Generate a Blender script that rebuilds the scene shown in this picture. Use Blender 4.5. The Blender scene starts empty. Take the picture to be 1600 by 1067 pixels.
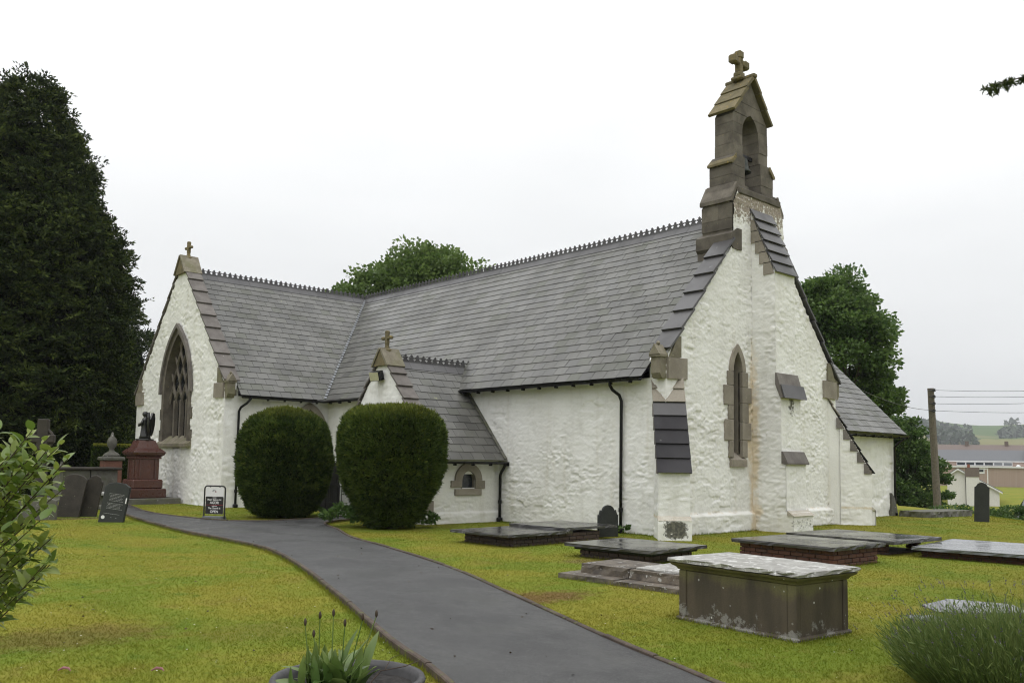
import bpy, math, random
import numpy as np
from mathutils import Vector, Matrix
R = math.radians
rng = np.random.default_rng(7)
random.seed(7)
sc = bpy.context.scene
COL = sc.collection

# ------------------------------------------------------------------ camera
CAM = np.array([-16.4034, -12.7167, 1.70])
YAW, PIT, ROL = R(47.7253), R(4.4813), R(0.8822)
fw = np.array([math.cos(YAW)*math.cos(PIT), math.sin(YAW)*math.cos(PIT), math.sin(PIT)])
rt = np.array([math.sin(YAW), -math.cos(YAW), 0.0]); up = np.cross(rt, fw)
r2 = rt*math.cos(ROL)+up*math.sin(ROL); u2 = -rt*math.sin(ROL)+up*math.cos(ROL)
cd = bpy.data.cameras.new('camera'); cam = bpy.data.objects.new('camera', cd); COL.objects.link(cam)
cam.matrix_world = Matrix(((r2[0], u2[0], -fw[0], CAM[0]), (r2[1], u2[1], -fw[1], CAM[1]), (r2[2], u2[2], -fw[2], CAM[2]), (0, 0, 0, 1)))
cd.sensor_width = 36; cd.lens = 1375.0/1600*36; cd.shift_y = 77.7/1600
cd.clip_start = 0.1; cd.clip_end = 6000
sc.camera = cam

# ------------------------------------------------------------------ sky, sun, exposure
SUN_EL, SUN_AZ = R(64), R(215)          # soft light through cloud, from behind the viewer's left
w = bpy.data.worlds.new('World'); sc.world = w; w.use_nodes = True
nt = w.node_tree; nt.nodes.clear()
def wn(t, **k):
    n = nt.nodes.new(t)
    for a, b in k.items(): setattr(n, a, b)
    return n
out = wn('ShaderNodeOutputWorld'); bg = wn('ShaderNodeBackground')
sky = wn('ShaderNodeTexSky', sky_type='NISHITA'); sky.sun_disc = False
sky.sun_elevation = SUN_EL; sky.sun_rotation = R(90)-SUN_AZ; sky.dust_density = 4
sk = wn('ShaderNodeVectorMath', operation='SCALE'); sk.inputs['Scale'].default_value = 0.10
nt.links.new(sky.outputs[0], sk.inputs[0])
# an even overcast: luminance (1 + 2 sin e)/3 of the zenith, with faint cloud mottling
tc = wn('ShaderNodeTexCoord'); sx = wn('ShaderNodeSeparateXYZ'); nt.links.new(tc.outputs['Generated'], sx.inputs[0])
mx = wn('ShaderNodeMath', operation='MAXIMUM'); mx.inputs[1].default_value = 0.0; nt.links.new(sx.outputs['Z'], mx.inputs[0])
m1 = wn('ShaderNodeMath', operation='MULTIPLY_ADD'); m1.inputs[1].default_value = .60; m1.inputs[2].default_value = .40
pw_ = wn('ShaderNodeMath', operation='POWER'); pw_.inputs[1].default_value = 1.4; nt.links.new(mx.outputs[0], pw_.inputs[0]); nt.links.new(pw_.outputs[0], m1.inputs[0])
cn = wn('ShaderNodeTexNoise'); cn.inputs['Scale'].default_value = 2.0; cn.inputs['Detail'].default_value = 5
cmp_ = wn('ShaderNodeMapping'); cmp_.inputs['Scale'].default_value = (1, 1, 3.2); nt.links.new(tc.outputs['Generated'], cmp_.inputs[0]); nt.links.new(cmp_.outputs[0], cn.inputs['Vector'])
c1 = wn('ShaderNodeMath', operation='MULTIPLY_ADD'); c1.inputs[1].default_value = 0.34; c1.inputs[2].default_value = 0.83
nt.links.new(cn.outputs['Fac'], c1.inputs[0])
m2 = wn('ShaderNodeMath', operation='MULTIPLY'); nt.links.new(m1.outputs[0], m2.inputs[0]); nt.links.new(c1.outputs[0], m2.inputs[1])
m3 = wn('ShaderNodeVectorMath', operation='SCALE'); m3.inputs[0].default_value = (2.16, 2.18, 2.18); nt.links.new(m2.outputs[0], m3.inputs['Scale'])
mixs = wn('ShaderNodeMix', data_type='RGBA'); mixs.inputs[0].default_value = 0.94
nt.links.new(sk.outputs[0], mixs.inputs[6]); nt.links.new(m3.outputs[0], mixs.inputs[7])
nt.links.new(mixs.outputs[2], bg.inputs['Color']); bg.inputs['Strength'].default_value = 1.0
nt.links.new(bg.outputs[0], out.inputs['Surface'])
sl = bpy.data.lights.new('sun', 'SUN'); sl.energy = 0.6; sl.angle = R(35); sl.color = (1, 0.97, 0.93)
so = bpy.data.objects.new('sun', sl); COL.objects.link(so)
sd = Vector((math.cos(SUN_EL)*math.cos(SUN_AZ), math.cos(SUN_EL)*math.sin(SUN_AZ), math.sin(SUN_EL)))
so.rotation_euler = sd.to_track_quat('Z', 'Y').to_euler(); so.location = (-30, -30, 40)
vs = sc.view_settings; vs.view_transform = 'Standard'; vs.look = 'None'; vs.exposure = 0.0; vs.gamma = 1; vs.use_curve_mapping = False
sc.render.engine = 'CYCLES'
try:
    sc.cycles.use_denoising = True; sc.cycles.filter_width = 1.1
    sc.cycles.max_bounces = 6; sc.cycles.diffuse_bounces = 3; sc.cycles.glossy_bounces = 3
    sc.cycles.transparent_max_bounces = 6; sc.cycles.volume_bounces = 0
except Exception: pass

# ------------------------------------------------------------------ materials
class NT:
    def __init__(s, name):
        s.m = bpy.data.materials.new(name); s.m.use_nodes = True; s.t = s.m.node_tree; s.t.nodes.clear()
        s.o = s.t.nodes.new('ShaderNodeOutputMaterial')
        s.pos = s.t.nodes.new('ShaderNodeNewGeometry').outputs['Position']
    def n(s, t, **k):
        x = s.t.nodes.new(t)
        for a, b in k.items(): setattr(x, a, b)
        return x
    def L(s, a, b): s.t.links.new(a, b)
    def put(s, sock, v):
        if hasattr(v, 'is_output'): s.L(v, sock)
        else:
            try: sock.default_value = v
            except Exception: sock.default_value = (*v, 1)
    def noise(s, scale, detail=4, rough=.55, vec=None, dist=0.0, stretch=None):
        x = s.n('ShaderNodeTexNoise'); x.inputs['Scale'].default_value = scale; x.inputs['Detail'].default_value = detail
        x.inputs['Roughness'].default_value = rough; x.inputs['Distortion'].default_value = dist
        v = vec or s.pos
        if stretch:
            mp = s.n('ShaderNodeMapping'); mp.inputs['Scale'].default_value = stretch; s.L(v, mp.inputs[0]); v = mp.outputs[0]
        s.L(v, x.inputs['Vector']); return x.outputs['Fac']
    def vor(s, scale, feat='F1', stretch=None):
        x = s.n('ShaderNodeTexVoronoi', feature=feat); x.inputs['Scale'].default_value = scale
        v = s.pos
        if stretch:
            mp = s.n('ShaderNodeMapping'); mp.inputs['Scale'].default_value = stretch; s.L(v, mp.inputs[0]); v = mp.outputs[0]
        s.L(v, x.inputs['Vector']); return x.outputs['Distance']
    def ramp(s, fac, a, b, lo=0.0, hi=1.0):
        x = s.n('ShaderNodeMapRange'); x.interpolation_type = 'SMOOTHSTEP'
        x.inputs[1].default_value = a; x.inputs[2].default_value = b; x.inputs[3].default_value = lo; x.inputs[4].default_value = hi
        s.L(fac, x.inputs[0]); return x.outputs[0]
    def mix(s, fac, a, b, mode='MIX'):
        x = s.n('ShaderNodeMix', data_type='RGBA', blend_type=mode)
        s.put(x.inputs[0], fac); s.put(x.inputs[6], a); s.put(x.inputs[7], b); return x.outputs[2]
    def math(s, op, a, b=0.0):
        x = s.n('ShaderNodeMath', operation=op); s.put(x.inputs[0], a); s.put(x.inputs[1], b); return x.outputs[0]
    def attr(s, name):
        x = s.n('ShaderNodeAttribute'); x.attribute_name = name; return x.outputs['Fac']
    def objrnd(s): return s.n('ShaderNodeObjectInfo').outputs['Random']
    def bump(s, h, strength=.3, dist=.02):
        x = s.n('ShaderNodeBump'); x.inputs['Strength'].default_value = strength; x.inputs['Distance'].default_value = dist
        s.L(h, x.inputs['Height']); return x.outputs[0]
    def upness(s):
        g = s.n('ShaderNodeNewGeometry'); x = s.n('ShaderNodeSeparateXYZ'); s.L(g.outputs['Normal'], x.inputs[0]); return x.outputs['Z']
    def zpos(s):
        x = s.n('ShaderNodeSeparateXYZ'); s.L(s.pos, x.inputs[0]); return x.outputs['Z']
    def bsdf(s, col, rough=.6, nrm=None, metal=0.0, spec=.5):
        b = s.n('ShaderNodeBsdfPrincipled'); s.put(b.inputs['Base Color'], col); s.put(b.inputs['Roughness'], rough)
        s.put(b.inputs['Metallic'], metal); s.put(b.inputs['Specular IOR Level'], spec)
        if nrm is not None: s.L(nrm, b.inputs['Normal'])
        s.L(b.outputs[0], s.o.inputs['Surface']); return b
MT = {}
def stone_mat(name, c1, c2, rough=.8, scale=3.0, lichen=None, lich_amt=.62, fine=60, spec=.3, green=None):
    s = NT(name)
    a = s.noise(scale, 5, .6); b = s.noise(fine, 3, .6)
    col = s.mix(s.ramp(a, .3, .72), c1, c2)
    col = s.mix(s.ramp(b, .35, .75, 0, .55), col, tuple(x*.45 for x in c1))
    col = s.mix(s.math('MULTIPLY', s.objrnd(), .45), col, tuple(x*.55 for x in c2))
    if green:
        col = s.mix(s.math('MULTIPLY', s.ramp(s.noise(2.3, 4, .6), .42, .68), .75), col, green)
    if lichen:
        l = s.ramp(s.noise(11, 5, .62), lich_amt, lich_amt+.06)
        col = s.mix(s.math('MULTIPLY', l, .85), col, lichen)
    h = s.math('ADD', s.math('MULTIPLY', b, .4), s.noise(14, 5, .6))
    s.bsdf(col, s.ramp(a, .3, .7, rough-.1, rough+.08), s.bump(h, .35, .012), spec=spec)
    MT[name] = s.m; return s.m

def mk_whitewash():
    s = NT('whitewash')
    a = s.noise(1.1, 6, .62); b = s.noise(16, 5, .6); c = s.noise(70, 3, .6)
    col = s.mix(s.ramp(a, .32, .72), (.815, .812, .79), (.735, .728, .70))
    streak = s.noise(3.0, 4, .6, stretch=(1, 1, .12))
    col = s.mix(s.math('MULTIPLY', s.ramp(streak, .52, .76), .40), col, (.58, .55, .46))
    # chips where the paint has gone
    chip = s.ramp(s.noise(9, 6, .66, dist=.4), .665, .70)
    col = s.mix(s.math('MULTIPLY', chip, .45), col, (.40, .35, .28))
    n2 = s.noise(7, 6, .68)
    gw = s.ramp(s.noise(2.4, 5, .62, stretch=(1, 1, .45)), .50, .74)
    col = s.mix(s.math('MULTIPLY', gw, .38), col, (.50, .49, .45))
    st = s.ramp(s.math('ADD', s.attr('stain'), s.math('MULTIPLY', s.math('SUBTRACT', n2, .5), 1.1)), .35, .95)
    col = s.mix(s.math('MULTIPLY', st, .68), col, (.60, .47, .28))
    n3 = s.noise(10, 7, .72)
    ba = s.ramp(s.math('ADD', s.attr('bare'), s.math('MULTIPLY', s.math('SUBTRACT', n3, .5), 2.4)), .60, .82)
    col = s.mix(s.math('MULTIPLY', ba, .9), col, s.mix(s.ramp(b, .35, .65), (.30, .25, .19), (.17, .13, .10)))
    n4 = s.noise(13, 6, .7)
    al = s.ramp(s.math('ADD', s.attr('algae'), s.math('MULTIPLY', s.math('SUBTRACT', n4, .5), 1.7)), .45, .80)
    col = s.mix(s.math('MULTIPLY', al, .93), col, s.mix(s.ramp(b, .4, .65), (.035, .035, .025), (.13, .125, .09)))
    h = s.math('ADD', s.math('MULTIPLY', c, .25), b)
    s.bsdf(col, .82, s.bump(h, .45, .016), spec=.25); MT['whitewash'] = s.m
mk_whitewash()

def mk_slate(name, ca, cb, cc, r0=.30, r1=.52, spec=.5):
    s = NT(name)
    rnd = s.math('FRACT', s.math('ADD', s.objrnd(), s.attr('rnd')))
    col = s.mix(s.ramp(rnd, .0, .6), ca, cb); col = s.mix(s.ramp(rnd, .72, 1.0, 0, .85), col, cc)
    g = s.noise(.8, 5, .6); f = s.noise(45, 4, .6)
    col = s.mix(s.ramp(g, .38, .70, 0, .40), col, tuple(x*.68 for x in ca))
    li = s.ramp(s.noise(3.4, 5, .68), .70, .715)
    col = s.mix(s.math('MULTIPLY', li, .55), col, (.34, .35, .19))
    dr = s.ramp(s.noise(5.5, 4, .6, stretch=(1, 1, .35)), .66, .72)
    col = s.mix(s.math('MULTIPLY', dr, .22), col, (.36, .36, .35))
    rr = s.math('ADD', s.ramp(g, .3, .7, r0, r1), s.math('MULTIPLY', s.math('SUBTRACT', rnd, .5), .14))
    s.bsdf(col, rr, s.bump(f, .10, .003), spec=spec); MT[name] = s.m
mk_slate('slate', (.084, .083, .077), (.128, .126, .116), (.098, .102, .080), .34, .52, .45)
mk_slate('coping_slate', (.048, .046, .048), (.074, .071, .073), (.070, .069, .070), .34, .52)
mk_slate('buttress_slate', (.024, .023, .026), (.040, .038, .042), (.034, .034, .034), .62, .8, .25)
stone_mat('dressed_stone', (.36, .325, .27), (.25, .22, .18), .8, 2.2, (.40, .385, .33), .66)
stone_mat('kneeler_stone', (.29, .26, .20), (.17, .15, .11), .8, 4.5, (.42, .38, .26), .66, green=(.15, .145, .08))
stone_mat('bell_stone', (.195, .172, .138), (.095, .083, .070), .82, 2.6, (.29, .23, .12), .66)
stone_mat('cap_stone', (.235, .19, .10), (.14, .125, .075), .85, 5.5, (.30, .215, .07), .60)
stone_mat('coping_stone', (.215, .195, .178), (.14, .125, .116), .75, 3.0, (.42, .41, .38), .69)
stone_mat('red_granite', (.115, .047, .036), (.075, .030, .024), .34, 9, None, spec=.55)
stone_mat('red_sandstone', (.26, .125, .09), (.17, .085, .065), .8, 4, (.35, .33, .28), .68)
stone_mat('grey_stone', (.20, .195, .17), (.105, .10, .09), .8, 3, (.42, .42, .38), .64, green=(.10, .105, .06))
stone_mat('brown_stone', (.075, .057, .046), (.115, .090, .070), .62, 2.6, (.36, .36, .33), .665, green=(.115, .11, .045), spec=.4)
stone_mat('step_stone', (.20, .165, .125), (.055, .045, .038), .6, 5.5, (.48, .48, .44), .60, spec=.5)
stone_mat('lichen_top', (.46, .455, .43), (.27, .26, .24), .5, 6, (.62, .62, .60), .55, spec=.5)
stone_mat('dark_headstone', (.030, .033, .031), (.048, .052, .047), .68, 4, (.10, .105, .085), .68, spec=.3)
stone_mat('leaning_stone', (.062, .052, .042), (.040, .036, .030), .62, 4, (.20, .19, .13), .66)
def mk_wet(name, base, edge):
    s = NT(name)
    a = s.noise(1.8, 5, .6); f = s.noise(28, 5, .65)
    col = s.mix(s.ramp(a, .35, .7), base, edge)
    col = s.mix(s.math('MULTIPLY', s.ramp(f, .64, .72), .5), col, (.24, .24, .21))
    s.bsdf(col, s.math('ADD', s.ramp(a, .42, .66, .07, .30), s.math('MULTIPLY', f, .12)), s.bump(f, .12, .006), spec=.55); MT[name] = s.m
mk_wet('wet_slate', (.040, .039, .040), (.068, .065, .060))
mk_wet('wet_ledger', (.11, .115, .12), (.16, .165, .17))
def mk_chest_side():
    s = NT('chest_side')
    z = s.zpos(); a = s.noise(4, 5, .6, stretch=(1, 1, .22)); f = s.noise(55, 4, .6)
    col = s.mix(s.ramp(a, .3, .7), (.050, .040, .028), (.088, .070, .047))
    gz = s.math('ADD', s.ramp(z, .22, .56), s.math('MULTIPLY', s.math('SUBTRACT', a, .5), 1.5))
    col = s.mix(s.math('MULTIPLY', s.ramp(gz, .55, 1.15), .75), col, (.155, .145, .055))
    lz = s.math('ADD', s.ramp(z, .36, .0), s.math('MULTIPLY', s.math('SUBTRACT', s.noise(6, 6, .7), .5), 3.0))
    col = s.mix(s.math('MULTIPLY', s.ramp(lz, .82, 1.02), .65), col, (.30, .295, .27))
    v = s.vor(11); sp = s.ramp(s.math('ADD', v, s.math('MULTIPLY', s.noise(30, 3), .22)), .24, .20)
    sel = s.ramp(s.noise(2.3, 3), .50, .60)
    col = s.mix(s.math('MULTIPLY', sp, sel), col, (.62, .62, .58))
    col = s.mix(s.ramp(f, .4, .8, 0, .4), col, (.04, .032, .026))
    s.bsdf(col, .62, s.bump(s.math('ADD', f, s.noise(9, 4)), .3, .01), spec=.4); MT['chest_side'] = s.m
mk_chest_side()
def plain(name, col, rough=.5, metal=0.0, spec=.5, var=.25, scale=20):
    s = NT(name); a = s.noise(scale, 4, .6)
    c = s.mix(s.ramp(a, .3, .75, 0, 1), col, tuple(x*(1-var) for x in col))
    s.bsdf(c, s.ramp(a, .3, .7, max(.03, rough-.06), rough+.06), s.bump(a, .08, .004), metal, spec); MT[name] = s.m
plain('black_paint', (.007, .007, .008), .32, spec=.3)
plain('dark_timber', (.012, .011, .014), .5)
plain('bronze', (.011, .011, .010), .38, .0, .6)
plain('lead', (.20, .21, .225), .5, .2)
plain('render_white', (.70, .68, .66), .8)
stone_mat('worn_limewash', (.62, .59, .52), (.50, .45, .37), .85, 5, (.30, .24, .17), .63)
plain('upvc', (.75, .75, .75), .4)
plain('house_slate', (.10, .105, .115), .55)
plain('roof_brown', (.16, .125, .11), .75)
plain('school_roof', (.105, .11, .12), .55)
plain('planter_plastic', (.045, .043, .045), .5)
plain('soil', (.016, .012, .010), .8, var=.6, scale=35)
plain('bark', (.060, .048, .036), .85, var=.5, scale=12)
plain('pole_wood', (.17, .145, .115), .8, var=.35, scale=9)
plain('twig', (.055, .035, .022), .7)
plain('iron', (.013, .013, .013), .45)
plain('terracotta_pot', (.26, .09, .05), .7)
plain('sign_white', (.72, .72, .70), .45, var=.05)
plain('sign_black', (.018, .017, .018), .4)
plain('sign_red', (.32, .02, .03), .45)
plain('sign_grey', (.16, .17, .18), .5)
plain('carved_line', (.30, .30, .29), .6)
plain('lamp_glass', (.55, .53, .36), .3)
plain('bell_metal', (.045, .050, .042), .45, .6)
plain('wire', (.05, .05, .05), .5)
plain('mortar', (.10, .085, .07), .9)
plain('petal_pink', (.30, .12, .13), .6)
plain('gravel_dark', (.045, .035, .025), .9)
def mk_glass():
    s = NT('leaded_glass'); a = s.noise(9, 3)
    s.bsdf(s.mix(a, (.012, .015, .020), (.030, .036, .045)), s.ramp(a, .3, .7, .12, .3), s.bump(a, .3, .01), spec=.6); MT['leaded_glass'] = s.m
mk_glass()
def mk_brick(name, ca, cb):
    s = NT(name); rnd = s.objrnd(); f = s.noise(40, 4, .65); a = s.noise(7, 4)
    col = s.mix(s.math('ADD', s.math('MULTIPLY', rnd, .7), s.math('MULTIPLY', a, .3)), ca, cb)
    col = s.mix(s.ramp(a, .50, .75, 0, .7), col, (.045, .038, .032))
    s.bsdf(col, .7, s.bump(f, .5, .008), spec=.35); MT[name] = s.m
mk_brick('tomb_brick', (.135, .056, .038), (.080, .040, .030))
mk_brick('old_brick', (.080, .050, .040), (.055, .042, .036))
def mk_schoolbrick():
    s = NT('school_brick'); x = s.n('ShaderNodeTexBrick'); x.inputs['Scale'].default_value = 4.0
    s.L(s.pos, x.inputs['Vector']); x.inputs['Color1'].default_value = (.36, .27, .225, 1); x.inputs['Color2'].default_value = (.32, .235, .195, 1); x.inputs['Mortar'].default_value = (.36, .29, .25, 1)
    s.bsdf(x.outputs[0], .8); MT['school_brick'] = s.m
mk_schoolbrick()
def lawn_colour(s):
    big = s.noise(.42, 5, .6, dist=.3); mid = s.noise(1.7, 5, .62); fine = s.noise(26, 4, .65); tuft = s.noise(7, 4, .6)
    col = s.mix(s.ramp(big, .36, .64), (.140, .184, .022), (.215, .202, .030))
    col = s.mix(s.math('MULTIPLY', s.ramp(mid, .53, .70), .55), col, (.200, .160, .042))
    col = s.mix(s.math('MULTIPLY', s.ramp(mid, .44, .28), .65), col, (.076, .138, .018))
    col = s.mix(s.math('MULTIPLY', s.ramp(tuft, .56, .70), .40), col, (.070, .118, .016))
    col = s.mix(s.math('MULTIPLY', s.ramp(tuft, .42, .30), .35), col, (.205, .190, .050))
    col = s.mix(s.ramp(fine, .40, .75, 0, .20), col, (.085, .105, .014))
    return col, fine
def mk_lawn():
    s = NT('lawn'); col, fine = lawn_colour(s)
    for (cx, cy, ra, rb, c, k) in ((-8.5, -4.75, .75, .42, (.150, .088, .040), .85), (-13.8, -3.8, .95, .6, (.125, .085, .030), .6), (-9.2, 12.2, 1.3, .35, (.10, .068, .045), .7),
                                  (-5.2, -2.3, .5, .35, (.14, .10, .05), .6), (-12.3, -4.6, .7, .5, (.12, .085, .03), .35)):
        mp = s.n('ShaderNodeMapping'); mp.inputs['Location'].default_value = (-cx/ra, -cy/rb, 0); mp.inputs['Scale'].default_value = (1/ra, 1/rb, 0)
        s.L(s.pos, mp.inputs[0]); ln = s.n('ShaderNodeVectorMath', operation='LENGTH'); s.L(mp.outputs[0], ln.inputs[0])
        v = s.math('ADD', ln.outputs['Value'], s.math('MULTIPLY', s.math('SUBTRACT', s.noise(4.5, 5, .65), .5), 2.2))
        col = s.mix(s.math('MULTIPLY', s.ramp(v, 1.25, .45), k), col, c)
    # distant fields
    ln = s.n('ShaderNodeVectorMath', operation='LENGTH'); s.L(s.pos, ln.inputs[0])
    fieldc = s.mix(s.ramp(s.noise(.0028, 3, .5), .42, .56), (.060, .105, .020), (.17, .16, .055))
    col = s.mix(s.ramp(ln.outputs['Value'], 120, 260), col, fieldc)
    s.bsdf(col, .9, s.bump(fine, .4, .02), spec=.08); MT['lawn'] = s.m
    s = NT('grass_blade'); col, fine = lawn_colour(s)
    r_ = s.attr('rnd'); col = s.mix(s.ramp(r_, .0, 1.0, 0, .25), col, (.205, .240, .036))
    col = s.mix(s.ramp(r_, .95, .97, 0, .4), col, (.26, .20, .06))
    for (cx, cy, ra, rb, c, k) in ((-8.5, -4.75, .75, .42, (.150, .088, .040), .75), (-13.8, -3.8, .95, .6, (.125, .085, .030), .6), (-9.2, 12.2, 1.3, .35, (.10, .068, .045), .6), (-5.2, -2.3, .5, .35, (.14, .10, .05), .5)):
        mp = s.n('ShaderNodeMapping'); mp.inputs['Location'].default_value = (-cx/ra, -cy/rb, 0); mp.inputs['Scale'].default_value = (1/ra, 1/rb, 0)
        s.L(s.pos, mp.inputs[0]); ln = s.n('ShaderNodeVectorMath', operation='LENGTH'); s.L(mp.outputs[0], ln.inputs[0])
        v = s.math('ADD', ln.outputs['Value'], s.math('MULTIPLY', s.math('SUBTRACT', s.noise(4.5, 5, .65), .5), 2.2))
        col = s.mix(s.math('MULTIPLY', s.ramp(v, 1.25, .45), k), col, c)
    d = s.n('ShaderNodeBsdfDiffuse'); s.L(col, d.inputs[0]); t = s.n('ShaderNodeBsdfTranslucent'); s.L(col, t.inputs[0])
    m = s.n('ShaderNodeMixShader'); m.inputs[0].default_value = .45; s.L(d.outputs[0], m.inputs[1]); s.L(t.outputs[0], m.inputs[2]); s.L(m.outputs[0], s.o.inputs['Surface'])
    MT['grass_blade'] = s.m
mk_lawn()
def mk_asphalt():
    s = NT('asphalt'); a = s.noise(.9, 5, .6); f = s.noise(75, 4, .8); g = s.noise(300, 2, .6)
    col = s.mix(s.ramp(a, .3, .7), (.030, .030, .031), (.048, .048, .048)); col = s.mix(s.ramp(f, .48, .72, 0, .85), col, (.165, .165, .16))
    damp = s.noise(1.3, 5, .6, stretch=(1, .6, 1))
    s.bsdf(col, s.ramp(damp, .38, .64, .36, .68), s.bump(s.math('ADD', f, g), .6, .008), spec=.5); MT['asphalt'] = s.m
mk_asphalt()
stone_mat('kerb', (.115, .085, .066), (.065, .050, .040), .8, 5, (.10, .105, .04), .56)
def leaf_mat(name, dark, light, tip=None, tr=.28, rough=.5, spec=.35):
    s = NT(name); r_ = s.math('FRACT', s.math('ADD', s.attr('rnd'), s.objrnd()))
    a = s.noise(.9, 3); col = s.mix(s.ramp(r_, 0, 1), dark, light)
    col = s.mix(s.ramp(a, .35, .65, 0, .45), col, tuple(x*.65 for x in dark))
    if tip: col = s.mix(s.attr('tip'), col, tip)
    b = s.n('ShaderNodeBsdfPrincipled'); s.L(col, b.inputs['Base Color']); b.inputs['Roughness'].default_value = rough; b.inputs['Specular IOR Level'].default_value = spec
    t = s.n('ShaderNodeBsdfTranslucent'); s.L(col, t.inputs[0])
    m = s.n('ShaderNodeMixShader'); m.inputs[0].default_value = tr; s.L(b.outputs[0], m.inputs[1]); s.L(t.outputs[0], m.inputs[2]); s.L(m.outputs[0], s.o.inputs['Surface'])
    MT[name] = s.m
leaf_mat('yew_leaf', (.016, .031, .007), (.088, .114, .024), tr=.2, rough=.7, spec=.15)
plain('yew_inner_shade', (.006, .008, .004), .9, 0, .05)  # near-black colour paints the shade deep inside the yew foliage
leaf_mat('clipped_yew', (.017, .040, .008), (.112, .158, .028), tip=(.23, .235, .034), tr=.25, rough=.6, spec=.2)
leaf_mat('sycamore_leaf', (.080, .140, .032), (.175, .250, .070), tr=.42)
leaf_mat('dark_leaf', (.054, .112, .026), (.145, .225, .058), tr=.40)
leaf_mat('shrub_leaf', (.115, .185, .030), (.270, .325, .070), tip=(.22, .27, .07), tr=.35, rough=.38, spec=.5)
leaf_mat('bush_leaf', (.055, .115, .024), (.125, .200, .050), tr=.3)
leaf_mat('tulip_leaf', (.085, .155, .034), (.190, .260, .070), tip=(.34, .26, .09), tr=.25, rough=.35, spec=.5)
leaf_mat('lavender_leaf', (.080, .130, .030), (.190, .235, .070), tr=.3)
leaf_mat('lavender_bud', (.085, .075, .10), (.16, .14, .17), tr=.1)
leaf_mat('litter_leaf', (.030, .018, .010), (.13, .09, .03), tr=.1)
leaf_mat('hill_leaf', (.030, .050, .022), (.055, .085, .035), tr=.1)

# ------------------------------------------------------------------ mesh helpers
def mesh_np(name, V, F, mat, attrs=None, smooth=False):
    V = np.ascontiguousarray(V, dtype=np.float32); me = bpy.data.meshes.new(name)
    me.vertices.add(len(V)); me.vertices.foreach_set('co', V.ravel())
    F = np.ascontiguousarray(F, dtype=np.int32); k = F.shape[1]; n = len(F)
    me.loops.add(n*k); me.loops.foreach_set('vertex_index', F.ravel())
    me.polygons.add(n); me.polygons.foreach_set('loop_start', np.arange(0, n*k, k, dtype=np.int32))
    try: me.polygons.foreach_set('loop_total', np.full(n, k, dtype=np.int32))
    except Exception: pass
    me.polygons.foreach_set('use_smooth', np.full(n, bool(smooth)))
    me.update(calc_edges=True)
    for an, av in (attrs or {}).items():
        a = me.attributes.new(an, 'FLOAT', 'POINT'); a.data.foreach_set('value', np.ascontiguousarray(av, dtype=np.float32))
    me.materials.append(MT[mat]); return me
def link(name, me, parent=None):
    o = bpy.data.objects.new(name, me); COL.objects.link(o)
    if parent is not None: o.parent = parent
    return o
def empty(name, loc=(0, 0, 0), rz=0.0):
    o = bpy.data.objects.new(name, None); COL.objects.link(o); o.location = loc; o.rotation_euler = (0, 0, rz); o.empty_display_size = .2
    return o
def tag(o, label, cat, group=None, kind=None):
    o['label'] = label; o['category'] = cat; o['kind'] = kind or 'thing'
    if group: o['group'] = group
    return o
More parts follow.
